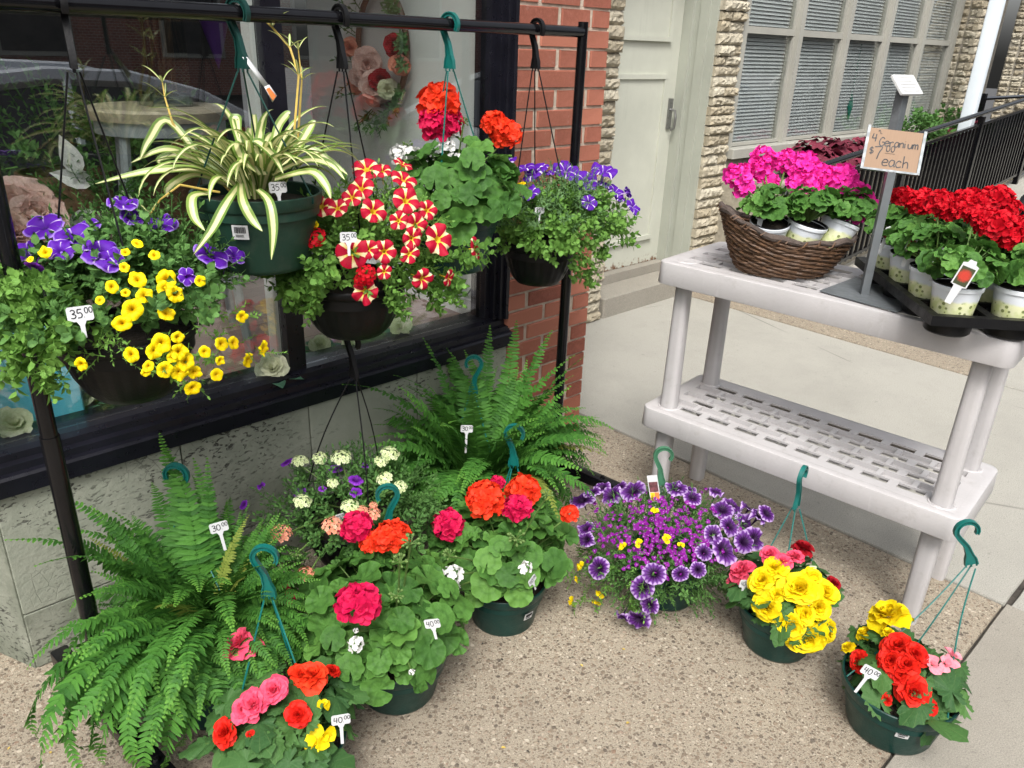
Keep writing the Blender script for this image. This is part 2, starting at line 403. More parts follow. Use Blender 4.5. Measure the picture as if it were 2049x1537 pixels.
def rose_flower(seed, n=30, w=1.0, openness=1.0, ruf=.12):
    r = random.Random(seed); g = G()
    for i in range(n):
        t = (i+.5)/n; az = i*2.39996+r.uniform(-.25, .25); tilt = (1.45-1.5*t*openness)+r.uniform(-.25, .25); L = (.34+.66*t)*r.uniform(.85, 1.1)
        b = petal(w*1.25, .5-.25*t, .05+.22*t, ruf, 4, 4, .45, seed*50+i)
        A = Matrix.Rotation(az, 4, 'Z') @ TRS((0, .02+.1*t, .12*(1-t)), Matrix.Rotation(tilt, 4, 'X'), L)
        fz = min(1, max(0, r.random()*.8+.2*t)); g.add(b.v, b.f, [(q[0], q[1], fz) for q in b.p], A)
    return g
def bud_cluster(seed):
    r = random.Random(seed); g = G()
    for i in range(12):
        d = V3((r.uniform(-1, 1), r.uniform(-1, 1), r.uniform(-.2, 1))).normalized(); p = d*.8; o = d.orthogonal()*.0
        g.tube([V3((0, 0, -.3)), d*.5, p*.9], [.05, .05, .06], 4, False)
        g.tube([p*.85, p*1.05, p*1.3, p*1.45], [.05, .17, .15, .03], 6)
    return g
LEAF_G = [round_leaf(i, 7, .08, .06+.02*(i % 4), -.06+.09*(i % 4)).mesh('geranium_leaf', M['leaf_ger'], True, 0) for i in range(8)]
LEAF_B = [begonia_leaf(i).mesh('begonia_leaf', M['leaf_beg'], True, 0) for i in range(4)]
LEAF_H = [round_leaf(40+i, 7, .12, .12, -.1).mesh('heuchera_leaf', M['heuchera'], True, 0) for i in range(3)]
TRUMP = [trumpet(i, .09+.02*(i % 4), .05+.022*i, 1+.5*(i % 3), .9).mesh('petunia_flower', M['f_purple_star'], True, 0) for i in range(7)]
TRUMPS = [trumpet(20+i, .07, .05+.03*i, 1+.5*(i % 3), .8).mesh('calibrachoa_flower', M['f_yellow'], True, 0) for i in range(6)]
TRUMPV = [trumpet(30+i, .05, .1+.04*i, 1+.4*(i % 3)).mesh('veined_petunia_flower', M['f_veined'], True, 0) for i in range(6)]
HEAD = [geranium_head(i).mesh('geranium_head', M['p_red'], True, 0) for i in range(4)]
HEADP = [geranium_head(10+i, 17, .72, .5, .6).mesh('geranium_head', M['p_magenta'], True, 0) for i in range(3)]
HEADW = [geranium_head(20+i, 12, .68, .42, .6).mesh('geranium_head', M['p_white'], True, 0) for i in range(3)]
VERB = [verbena_head(i).mesh('verbena_head', M['p_peach'], True, 0) for i in range(3)]
ROSE = [rose_flower(i).mesh('begonia_flower', M['p_yellow'], True, 0) for i in range(4)]
PEON = [rose_flower(20+i, 38, .95, .9, .14).mesh('peony_bloom', M['p_blush'], True, 0) for i in range(2)]
SILK = [rose_flower(30+i, 16, 1.2, .75, .05).mesh('silk_rose', M['p_cream'], True, 0) for i in range(2)]
WING = [rose_flower(40+i, 5, 1.1, 1.0, .08).mesh('begonia_flower', M['p_pink'], True, 0) for i in range(3)]
BUDS = [bud_cluster(i).mesh('bud_cluster', M['stem'], True, 0) for i in range(2)]
def stems_part(parent, segs, mat='stem', rad=.0018, name='stems'):
    g = G(); root = parent.location
    for a, b in segs:
        a, b = V3(a)-root, V3(b)-root; mid = a.lerp(b, .5)+V3((0, 0, .25*(b-a).length*.4)); P = []
        for i in range(6):
            t = i/5; P.append(a*(1-t)**2+mid*2*t*(1-t)+b*t*t)
        g.tube(P, rad, 4, False)
    return gp(name, g, M[mat], parent, None, True, 'stuff')
# sprigs of small leaves (stuff) --------------------------------------------------------------
def sprig(seed, n=9, L=1.0, lw=.42, ll=.34):
    r = random.Random(seed); g = G(); lf = simple_leaf(1, lw, .2, .35, 3)
    g.tube([(0, 0, 0), (.02, .02, L*.5), (0, .05, L)], [.025, .02, .012], 3, False, (0, 0, .3))
    for i in range(n):
        t = .15+.85*i/(n-1); az = i*2.4+r.uniform(-.3, .3); el = .35+.5*t if i < n-2 else 1.1
        A = Matrix.Translation((0, .05*t, t*L)) @ Matrix.Rotation(az, 4, 'Z') @ Matrix.Rotation(el+r.uniform(-.2, .2), 4, 'X')
        g.add(lf.v, lf.f, [(q[0], q[1], r.random()) for q in lf.p], A @ Matrix.Scale(ll*r.uniform(.75, 1.2)*(1-.3*t), 4))
    return g2np(g)
SPR = [sprig(i) for i in range(3)]
SPRB = [sprig(5+i, 9, 1, .72, .5) for i in range(3)]      # broad rounder leaves
SPRN = [sprig(9+i, 12, 1, .2, .36) for i in range(3)]      # needle-fine leaves
def cloud(c, r, n, size, kinds=SPR, low=-.35, inner=.45, seed=0, out=1.0):
    """sprigs through the volume of a drooping mound"""
    q = random.Random(seed); A = [[] for _ in kinds]
    while sum(map(len, A)) < n:
        d = V3((q.gauss(0, 1), q.gauss(0, 1), q.gauss(0, 1))).normalized()
        if d.z < low: continue
        k = inner+(1-inner)*q.random()**.6
        p = V3((c[0]+d.x*r[0]*k, c[1]+d.y*r[1]*k, c[2]+d.z*r[2]*k))
        nrm = V3((d.x/r[0], d.y/r[1], d.z/r[2])).normalized()*out+V3((q.uniform(-.5, .5), q.uniform(-.5, .5), q.uniform(-.1, .7)))
        A[q.randrange(len(kinds))].append(TRS(p, frame(nrm, q.uniform(0, 6)), size*q.uniform(.7, 1.25)))
    return [(k[0], k[1], k[2], a) for k, a in zip(kinds, A)]
def trail(path, n, size, kinds=SPRB, seed=0, spread=.03):
    q = random.Random(seed); A = [[] for _ in kinds]; P = [V3(p) for p in path]
    for i in range(n):
        t = i/(n-1)*(len(P)-1); k = min(int(t), len(P)-2); p = P[k].lerp(P[k+1], t-k)+V3((q.uniform(-1, 1), q.uniform(-1, 1), q.uniform(-1, 1)))*spread
        d = (P[k+1]-P[k]).normalized()+V3((q.uniform(-1, 1), q.uniform(-1, 1), q.uniform(-.4, 1)))
        A[q.randrange(len(kinds))].append(TRS(p, frame(d, q.uniform(0, 6)), size*q.uniform(.7, 1.2)))
    return [(k[0], k[1], k[2], a) for k, a in zip(kinds, A)]
def foliage(parent, parts, mat, name='foliage'):
    me = batch_mesh(name, parts, M[mat]); me.transform(Matrix.Translation(-parent.location))
    return part(name, me, parent, None, None, 'stuff')
# ================================================================== SETTING: pavement
def aggregate():
    t = NT('exposed_aggregate'); p = t.pos()
    col = t.ramp(t.noise(p, 330, 4, .8), [(.3, (.15, .125, .09)), (.5, (.29, .25, .185)), (.68, (.46, .41, .32))])
    hh = t.math('MULTIPLY', t.noise(p, 400, 3), .3)
    for sc, th, keep in ((200, .44, .25), (112, .43, .35), (66, .43, .55)):       # three sizes of rounded pebbles bedded in the grit
        wv = t.n('VectorMath', operation='ADD'); nz = t.n('TexNoise', Scale=sc*1.2, Detail=1); t.l(p, nz.inputs['Vector']); sv = t.n('VectorMath', operation='SCALE'); sv.inputs['Scale'].default_value = .35/sc; t.l(nz.outputs['Color'], sv.inputs[0]); t.l(p, wv.inputs[0]); t.l(sv.outputs[0], wv.inputs[1])
        v = t.vor(wv.outputs[0], sc); sp = t.n('SeparateColor'); t.l(v.outputs['Color'], sp.inputs[0])
        c = t.ramp(sp.outputs[0], [(0, (.03, .022, .017)), (.16, (.085, .058, .04)), (.35, (.16, .115, .078)), (.55, (.24, .185, .128)), (.75, (.33, .265, .19)), (.9, (.55, .49, .39)), (1, (.19, .1, .06))])
        m_ = t.math('MULTIPLY', t.ramp(v.outputs['Distance'], [(th-.07, 1), (th, 0)]), t.ramp(sp.outputs[1], [(keep-.01, 0), (keep, 1)]))
        col = t.mix(t.math('MULTIPLY', m_, .78), col, c); hh = t.math('ADD', hh, t.math('MULTIPLY', m_, .5))
    col = t.mix(t.ramp(t.noise(p, 1.3, 4), [(.38, .3), (.66, 0)]), col, (.17, .14, .11))
    col = t.mix(t.ramp(t.noise(p, 3.1, 6, .7), [(.58, 0), (.76, .4)]), col, (.12, .1, .08))
    t.base(col, .85); t.bump(hh, .004, .7); return t.m
def concrete(name, c, fine=.18):
    t = NT(name); p = t.pos()
    n = t.noise(p, 260, 5, .75); col = t.mix(t.ramp(n, [(.32, 0), (.68, 1)]), mul(c, 1-fine), mul(c, 1+fine))
    col = t.mix(t.ramp(t.noise(p, 2.2, 6, .65), [(.45, 0), (.75, .4)]), col, mul(c, .68))
    v = t.vor(p, 130); sp = t.n('SeparateColor'); t.l(v.outputs['Color'], sp.inputs[0])
    col = t.mix(t.math('MULTIPLY', t.ramp(sp.outputs[0], [(.9, 0), (.96, .45)]), t.ramp(v.outputs['Distance'], [(.25, 1), (.45, 0)])), col, mul(c, .45))
    crk = t.ramp(t.vor(p, .55, 'DISTANCE_TO_EDGE').outputs['Distance'], [(.0, 1), (.004, 0)]); crk = t.math('MULTIPLY', crk, t.ramp(t.noise(p, 1.1, 2), [(.5, 0), (.56, .8)])); col = t.mix(crk, col, mul(c, .2))
    col = t.mix(t.ramp(t.noise(p, 7, 8, .75), [(.5, 0), (.72, .3)]), col, mul(c, .72)); col = t.mix(t.ramp(t.noise(p, 26, 3, .5), [(.68, 0), (.74, .5)]), col, mul(c, .55))
    t.base(col, .88); t.bump(t.math('ADD', t.noise(p, 300, 4, .7), t.math('MULTIPLY', t.noise(p, 20, 3), .6)), .0025, .8); return t.m
M['aggregate'] = aggregate(); M['concrete'] = concrete('concrete', (.315, .305, .268), .34); M['concrete2'] = concrete('concrete_old', (.27, .25, .21), .36)
M['joint'] = plain('joint_dirt', (.045, .038, .03), .95, .4, 30, .004, 120)
M['asphalt'] = concrete('asphalt', (.05, .05, .05), .35)
def slab(name, x0, x1, y0, y1, mat, par, gap=.003, z=0., th=.1, seed=0):
    """pavement slab with slightly worn, uneven arrises"""
    q = random.Random(seed); n = 24; top = []; 
    xs = [x0+gap+(x1-x0-2*gap)*i/n for i in range(n+1)]; ys = [y0+gap+(y1-y0-2*gap)*i/n for i in range(n+1)]
    w = lambda: abs(q.gauss(0, .0012))
    ring = [(x, y0+gap+w()) for x in xs[:-1]]+[(x1-gap-w(), y) for y in ys[:-1]]+[(x, y1-gap-w()) for x in xs[:0:-1]]+[(x0+gap+w(), y) for y in ys[:0:-1]]
    cx, cy = (x0+x1)/2, (y0+y1)/2; m_ = len(ring); V = []
    for ins, zz in ((0, z-th), (0, z-.005), (.003, z)):
        for x, y in ring: V.append((x+(ins if x < cx else -ins), y+(ins if y < cy else -ins), zz))
    F = [(l*m_+i, l*m_+(i+1) % m_, (l+1)*m_+(i+1) % m_, (l+1)*m_+i) for l in range(2) for i in range(m_)]+[tuple(range(2*m_, 3*m_))]
    return gp(name, G().add(V, F), M[mat], par, None, False)
ground = gp('ground', G().box((-40, -60, -.5), (60, 40, -.14)), M['asphalt'], None, None, False); ground['kind'] = 'structure'
pav = gp('pavement', G().box((-6, -.95, -.13), (30, 3.2, -.012)), M['joint'], None, None, False); pav['kind'] = 'structure'
slab('slab', -1.6, 2.62, .35, 2.2, 'aggregate', pav, seed=1)
slab('slab', -6, -1.6, .35, 2.2, 'aggregate', pav, seed=2)
slab('slab', -1.9, .6, -.8, .35, 'aggregate', pav, seed=3)
slab('slab', .6, 2.64, -.8, .35, 'concrete2', pav, seed=4)
slab('slab', 2.62, 4.68, -.8, .34, 'concrete', pav, .008, 0, .1, 5)
slab('slab', 2.62, 4.68, .34, 3.2, 'concrete', pav, .008, 0, .1, 6)
slab('slab', 4.68, 7.2, -.8, 1.12, 'concrete', pav, .008, 0, .1, 7)
slab('slab', 4.68, 5.3, 1.12, 3.2, 'aggregate', pav, .008, 0, .1, 8)
slab('slab', 5.3, 7.2, 1.12, 3.2, 'concrete', pav, .008, 0, .1, 10)
slab('slab', 7.2, 14, -.8, 3.2, 'concrete', pav, .008, 0, .1, 9)
kerb = gp('kerb', G().box((-6, -1.1, -.14), (30, -.81, .0)), M['concrete2'], pav, None, False)
# little debris on the paving
q = random.Random(5); dm = simple_leaf(1, .6, .3, .5, 3)
for i in range(16):
    x, y = (1180+q.uniform(-300, 300), 1380+q.uniform(-110, 130)) if i < 12 else (q.uniform(20, 130), q.uniform(1440, 1520)); p = at_z(x, y, .004)
    o = gp('fallen_scrap', G().add(dm.v, dm.f, None, TRS((0, 0, 0), Matrix.Rotation(q.uniform(0, 6), 4, 'Z'), q.uniform(.006, .013))), M['joint'] if i % 3 else M['stem_yellow'], None, Matrix.Translation(p))
    tag(o, 'tiny dry scrap of leaf or bark lying on the pebbled paving', 'debris', 'scraps on the paving')
# ================================================================== SHOP (flower shop front, wall plane Y=2.06)
YW = 2.06; XL = .256; XB0 = 1.995; XB1 = 2.465
def travertine():
    t = NT('travertine'); p = t.pos(); r = t.rnd()
    c = t.mix(r, (.12, .135, .1), (.22, .24, .19))
    c = t.mix(t.ramp(t.noise(p, 7, 6, .7), [(.35, 0), (.7, .8)]), c, (.29, .3, .245))
    mp = t.n('Mapping'); mp.inputs['Scale'].default_value = (1, 1, 2.2); t.l(p, mp.inputs[0])
    pit = t.ramp(t.noise(mp.outputs[0], 55, 3, .6, .6), [(.57, 0), (.62, 1)]); pat = t.ramp(t.noise(p, 3.2, 3), [(.36, 0), (.55, 1)])
    pit = t.math('MULTIPLY', pit, pat)
    cr = t.ramp(t.vor(p, 26, 'DISTANCE_TO_EDGE').outputs['Distance'], [(.0, 1), (.025, 0)]); cr = t.math('MULTIPLY', cr, t.ramp(t.noise(p, 2.1, 2), [(.55, 0), (.62, .7)]))
    m2 = t.math('MAXIMUM', pit, cr); c = t.mix(m2, c, (.035, .035, .028)); t.base(c, .75)
    t.bump(t.math('SUBTRACT', t.noise(p, 60, 4), m2), .004, .6); return t.m
M['travertine'] = travertine()
def brickmat():
    t = NT('brick'); p = t.pos(); r = t.rnd()
    c = t.mix(r, (.2, .058, .034), (.38, .14, .085)); c = t.mix(t.ramp(t.noise(p, 90, 5, .7), [(.4, 0), (.75, .5)]), c, (.38, .13, .09))
    c = t.mix(t.ramp(t.noise(p, 14, 6, .75), [(.62, 0), (.8, .55)]), c, (.5, .38, .32)); t.base(c, .8); t.bump(t.noise(p, 180, 5), .0015); return t.m
M['brick'] = brickmat(); M['mortar'] = plain('mortar', (.46, .39, .31), .95, .2, 40, .003, 200)
M['black_frame'] = plain('black_frame', (.007, .007, .011), .3, .25, 14, spec=.35, rv=.04)
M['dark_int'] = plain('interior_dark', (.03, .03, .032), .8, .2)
M['panel_white'] = plain('partition_white', (.76, .77, .75), .6, .04, 3)
def glassmat(name, tint=(.93, .95, .94), lo=1.5):
    t = NT(name); t.t.nodes.remove(t.b)
    lw = t.n('LayerWeight', Blend=.5); fz = t.math('ADD', t.math('MULTIPLY', t.math('POWER', lw.outputs['Facing'], 4.0), .86), .135*lo/1.5); gl = t.n('BsdfGlossy', Roughness=.0); tr = t.n('BsdfTransparent'); tr.inputs[0].default_value = (*tint, 1)
    mx = t.n('MixShader'); t.l(fz, mx.inputs[0]); t.l(tr.outputs[0], mx.inputs[1]); t.l(gl.outputs[0], mx.inputs[2]); t.l(mx.outputs[0], t.out.inputs[0]); return t.m
M['glass'] = glassmat('window_glass')
shop = thing('flower_shop', (1.1, YW, 0), 'flower shop front with black framed display window over grey stone base and brick pier', 'shop')
def sp(name, g, mat, smooth=False, **k):
    me = g.mesh(name, M[mat], smooth); me.transform(Matrix.Translation((-1.1, -YW, 0))); return part(name, me, shop, None, None, **k)
# stone base panels, side panel in the entrance recess
xs = [XL, .72, 1.13, 1.56, XB0]
for i, z0, z1 in [(i, .002, .178+.0*i) for i in range(4)]+[(i, .182, .54) for i in range(4)]: sp('stone_panel', G().rbox((xs[i]+(.002 if z0 > .1 or i == 0 else -.16), -z1, 0), (xs[i+1]-(.002 if z0 > .1 or i == 3 else .164), -z0, .03), .004, Matrix.Translation((0, YW+.03, 0)) @ Matrix.Rotation(PI/2, 4, 'X') @ Matrix.Scale(-1, 4, (0, 1, 0)), 1), 'travertine')
SD = V3((.199-.256, 2.194-2.059, 0)).normalized()
Ms = Matrix(((SD.x, -SD.y, 0, XL-.001), (SD.y, SD.x, 0, YW+.002), (0, 0, 1, 0), (0, 0, 0, 1)))
sp('stone_panel', G().box((.002, -.03, 0), (.6, .0, .54), Ms), 'travertine'); sp('stone_panel', G().box((.602, -.03, 0), (1.3, .0, .54), Ms), 'travertine')
# sill and frame
def wx(x0, x1, prof, name='sill'):
    """extrude a YZ profile along X"""
    n = len(prof); V = [(x, y, z) for x in (x0, x1) for y, z in prof]
    F = [(i, (i+1) % n, n+(i+1) % n, n+i) for i in range(n)]+[tuple(range(n-1, -1, -1)), tuple(range(n, 2*n))]
    return G().add(V, [f[::-1] for f in F])
sp('sill', wx(XL-.03, XB0+.012, [(YW+.16, .541), (YW-.02, .541), (YW-.022, .586), (YW-.015, .592), (YW+.0, .594), (YW+.002, .612), (YW+.02, .616), (YW+.022, .634), (YW+.045, .64), (YW+.16, .64)]), 'black_frame')
gs = G().box((.0, -.035, .541), (1.4, .04, .64), Ms); sp('side_sill', gs, 'black_frame')
q = random.Random(2)
for i in range(7): sp('sill_screw', G().lathe([(.0005, .004), (.005, .003), (.006, 0)], 8, Matrix.Translation((.42+i*.25, YW-.008, .5935))), 'black_metal')
YG = YW+.075
for nm, a, b in (('mullion', 1.128-.028, 1.128+.03),): sp(nm, G().box((a, YG-.03, .641), (b, YG+.05, 2.95)), 'black_frame')
gj = G()
for k, (a, b, d) in enumerate(((XB0-.075, XB0-.05, .05), (XB0-.05, XB0-.032, .028), (XB0-.032, XB0-.012, .012), (XB0-.012, XB0+.004, .0))): gj.box((a, YW+d, .642), (b, YW+.13, 2.95))
sp('jamb', gj, 'black_frame')
sp('jamb', G().box((.16, YW, .642), (.245, YW+.12, 2.95)), 'black_frame'); sp('head', G().box((.16, YW-.01, 2.95), (XB0+.004, YW+.14, 2.72)), 'black_frame')
sp('pane', G().box((.245, YG, .6405), (1.099, YG+.006, 2.949)), 'glass'); sp('pane', G().box((1.159, YG, .6405), (XB0-.0755, YG+.006, 2.949)), 'glass')
sp('mullion_trim', G().box((1.085, YG+.012, .641), (1.0995, YG+.06, 2.95)), 'panel_white')
sp('wall', G().box((-.2, YW-.02, 3.07), (XB1, YW+1.7, 3.9)), 'black_frame')
# brick pier: mortar core and single bricks
pier = sp('brick_pier', G().box((XB0+.007, YW+.007, 0), (XB1-.007, YW+1.0, 3.3)), 'mortar')
CH = .0667; ph = PI/2
def brick_mesh(l, seed):
    q = random.Random(seed); g = G(); g.rbox((0, 0, 0), (l, .1, CH-.011), .004, None, 1)
    g.v = [(x+q.gauss(0, .0008), y+q.gauss(0, .001), z+q.gauss(0, .0008)) for x, y, z in g.v]; return g.mesh('brick', M['brick'], False)
BR = {k: [brick_mesh(l, i+k*7) for i in range(3)] for k, l in enumerate((.145, .192, .092))}
BL = (.145, .192, .092)
for r in range(49):
    z = .003+r*CH; x = XB0; seq = [(1, .192), (0, .152), (2, .1)] if r % 2 else [(0, .145), (1, .192), (0, .12)]
    seq = [1, 0, 2] if r % 2 else [2, 1, 0]
    for k in seq:
        g = BL[k]; o = part('brick', BR[k][(r*3+k) % 3], pier, Matrix.Translation((x-1.1+random.uniform(-.001, .001), random.uniform(-.0015, .0015), z))); x += g+.0195
# interior: planked display floor, walls, ceiling
M['plank'] = None
def plankmat():
    t = NT('plank_wood'); p = t.pos(); r = t.rnd(); mp = t.n('Mapping'); mp.inputs['Scale'].default_value = (3, 28, 20); t.l(p, mp.inputs[0])
    c = t.mix(r, (.24, .15, .13), (.4, .29, .26)); c = t.mix(t.ramp(t.noise(mp.outputs[0], 2, 6, .7), [(.4, 0), (.7, .8)]), c, (.2, .09, .08)); t.base(c, .45); t.bump(t.noise(mp.outputs[0], 4, 4), .001); return t.m
M['plank'] = plankmat()
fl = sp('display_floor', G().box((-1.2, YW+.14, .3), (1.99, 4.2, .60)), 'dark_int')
y = YW+.142; q = random.Random(4)
while y < 3.1:
    x = -1.0-q.random()*.6
    while x < 1.96:
        x1 = min(x+.9, 1.965); g = G().box((x+.001, y+.001, .6), (x1-.001, y+.108, .612)); sp('plank', g, 'plank').parent = fl; x = x1
        fl.children[-1].matrix_basis = Matrix.Translation((0, 0, 0))
    y += .11
sp('partition', G().box((1.965, YW+.142, .3), (2.0, 3.35, 3.0)), 'panel_white')
sp('partition_skirting', G().box((1.95, YW+.16, .613), (1.9645, 3.3, .68)), 'panel_white')
sp('partition_skirting', G().box((1.955, YW+.16, .86), (1.9645, 3.3, .875)), 'panel_white')
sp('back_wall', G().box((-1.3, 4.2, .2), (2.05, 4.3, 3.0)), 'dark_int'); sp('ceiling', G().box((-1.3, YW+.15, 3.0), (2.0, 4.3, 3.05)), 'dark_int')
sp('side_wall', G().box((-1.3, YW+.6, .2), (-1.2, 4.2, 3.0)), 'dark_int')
# ================================================================== STONE BUILDING (door recess, pillars, window band), plane Y=3.05
YS = 3.05
def stonemat():
    t = NT('ledge_stone'); p = t.pos(); r = t.rnd()
    c = t.mix(r, (.34, .29, .2), (.5, .46, .36)); c = t.mix(t.ramp(t.noise(p, 30, 6, .75), [(.38, 0), (.72, .75)]), c, (.24, .215, .165)); c = t.mix(t.ramp(t.noise(p, 9, 4), [(.6, 0), (.8, .5)]), c, (.5, .4, .24))
    t.base(c, .9); t.bump(t.noise(p, 70, 6, .7), .008, .9); return t.m
M['stone'] = stonemat(); M['stone_joint'] = plain('stone_mortar', (.27, .245, .2), .95, .3, 30, .004, 90)
def paint(name, c, rust=0):
    t = NT(name); p = t.pos(); col = t.mix(t.ramp(t.noise(p, 3, 5, .6), [(.3, 0), (.7, 1)]), mul(c, .9), mul(c, 1.06))
    mp = t.n('Mapping'); mp.inputs['Scale'].default_value = (9, 9, 1.2); t.l(p, mp.inputs[0])
    col = t.mix(t.ramp(t.noise(mp.outputs[0], 2.5, 5, .6), [(.58, 0), (.85, .35)]), col, mul(c, .6))
    if rust:
        z = t.n('SeparateXYZ'); t.l(p, z.inputs[0]); lowz = t.ramp(z.outputs[2], [(.2, 1), (.31, 0)])
        ru = t.ramp(t.math('ADD', t.noise(p, 22, 6, .75), t.math('MULTIPLY', lowz, .3)), [(.76, 0), (.8, 1)]); ru = t.math('MULTIPLY', ru, lowz); col = t.mix(ru, col, (.14, .06, .025))
    t.base(col, .5); t.bump(t.noise(p, 80, 4), .0008); return t.m
M['door_paint'] = paint('door_paint', (.47, .48, .41), 1); M['trim_paint'] = paint('trim_paint', (.36, .375, .32)); M['win_paint'] = paint('window_paint', (.34, .335, .295))
bld = thing('stone_building', (4.7, YS, 0), 'pale ledgestone building with grey panelled door and long blind covered window band', 'building')
def bp(name, g, mat, parent=None, smooth=False, **k):
    me = g.mesh(name, M[mat], smooth) if isinstance(g, G) else g
    me.transform(Matrix.Translation((-4.7, -YS, 0))); return part(name, me, parent or bld, None, None, **k)
def rock_mesh(l, h, seed, d=.05):
    """split-faced stone: box whose front is chiselled"""
    q = random.Random(seed); nx = max(4, int(l/.018)); nz = 4; V = []; F = []
    for j in range(nz+1):
        for i in range(nx+1):
            ed = (i in (0, nx)) or (j in (0, nz)); y = (q.uniform(.0, .006) if ed else -q.uniform(.004, .022))
            V.append((l*i/nx+(0 if i in (0, nx) else q.gauss(0, .002)), y, h*j/nz+(q.gauss(0, .002))))
    n = nx+1
    for j in range(nz):
        for i in range(nx): a = j*n+i; F.append((a, a+1, a+n+1, a+n))
    o = len(V); V += [(0, d, 0), (l, d, 0), (l, d, h), (0, d, h)]
    F += [tuple([o, o+1]+list(range(nx, -1, -1)))[:2]+tuple(range(nx, -1, -1)), (o+3,)+tuple(range(nz*n, nz*n+nx+1))+(o+2,)]
    F += [(o,)+tuple(j*n for j in range(nz+1))+(o+3,), (o+1, o+2)+tuple(j*n+nx for j in range(nz, -1, -1))]
    return G().add(V, F).mesh('stone', M['stone'], False)
def pillar(x0, x1, z1, lens, side=None, y0=YS, seed=0, ztop=3.3):
    core = bp('stone_pillar', G().box((x0+.012, y0+.014, 0), (x1-.012, y0+.35, ztop)), 'stone_joint')
    q = random.Random(seed); z = .0; pool = {}
    while z < z1:
        h = q.choice((.058, .066, .074)); x = x0+q.uniform(-.008, .006); two = q.random() < .55; w = x1-x0; cuts = [0, w*q.uniform(.35, .65), w] if two else [0, w]
        for a, b in zip(cuts[:-1], cuts[1:]):
            me = rock_mesh(b-a-.006, h-.007, q.randrange(9999)); o = part('stone', me, core, Matrix.Translation((x+a-4.7, y0-YS+q.uniform(-.012, .012), z)))
        if side:   # return face towards the shop
            for yy in (0, .12, .24):
                me = rock_mesh(.112, h-.007, q.randrange(9999)); o = part('stone', me, core, Matrix.Translation((x0+.01-4.7+q.uniform(-.01, .006), y0-YS+yy+.115, z)) @ Matrix.Rotation(-PI/2, 4, 'Z'))
        z += h
    return core
pillar(3.42, 3.775, 2.7, 0, False, YS, 1); pillar(4.745, 5.03, 2.6, 0, False, YS, 2); pillar(8.9, 9.35, 2.6, 0, True, YS-.15, 3)
YD = 3.32
drec = bp('door', G().box((3.80, YD, .195), (4.70, YD+.05, 2.35)), 'door_paint')
def moulding(x0, x1, z0, z1, y):
    g = G()
    for a, b in (((x0, y-.022, z0), (x1, y+.002, z0+.03)), ((x0, y-.022, z1-.03), (x1, y+.002, z1)), ((x0, y-.02, z0+.03), (x0+.03, y+.002, z1-.03)), ((x1-.03, y-.02, z0+.03), (x1, y+.002, z1-.03))): g.box(a, b)
    for a, b in (((x0+.03, y-.008, z0+.03), (x1-.03, y+.002, z1-.03)),): g.box(a, b)
    return g
dz = [at_y(1300, yy, YD).z for yy in (82, 148, 470)]
for z0, z1 in ((dz[0], 2.2), (dz[2]-.02, dz[1])): bp('door_panel', moulding(3.88, 4.58, z0, z1, YD), 'door_paint', drec)
hp = at_y(1350, 232, YD-.03); hp.x = min(hp.x, 4.655); M['steel'] = plain('dull_steel', (.3, .3, .3), .35, .15, 20, metal=.9)
g = G().box((hp.x-.02, YD-.012, hp.z-.085), (hp.x+.022, YD-.001, hp.z+.11)); g.tube([(hp.x, YD-.01, hp.z+.04), (hp.x, YD-.05, hp.z+.035), (hp.x, YD-.06, hp.z-.01), (hp.x, YD-.055, hp.z-.075), (hp.x, YD-.03, hp.z-.09)], .008, 8)
bp('door_handle', g, 'steel', drec, True)
g = G(); 
for y0, y1, x0 in ((YS+.03, YS+.09, 4.735), (YS+.09, YS+.16, 4.722), (YS+.16, YS+.2, 4.732), (YS+.2, YD+.05, 4.702)): g.box((x0, y0, .13), (4.76, y1, 2.5))
bp('door_frame', g, 'trim_paint'); bp('door_frame', G().box((3.76, YS+.05, .13), (3.80, YD+.05, 2.5)), 'trim_paint'); bp('door_head', G().box((3.76, YS+.03, 2.36), (4.76, YD+.05, 2.6)), 'trim_paint')
bp('threshold', G().box((3.80, YD-.07, .131), (4.70, YD+.06, .192)), 'concrete2')
bp('doorstep', G().rbox((3.79, YS-.01, 0), (4.735, YD+.1, .13), .012), 'concrete2')
bp('wall', G().box((2.47, YS+.1, 0), (3.44, YS+.3, 3.3)), 'stone_joint'); bp('wall', G().box((3.3, YS+.02, 2.62), (14, YS+.5, 3.6)), 'stone_joint'); bp('wall', G().box((3.7, YD+.06, 0), (4.78, YD+.3, 2.6)), 'stone_joint')
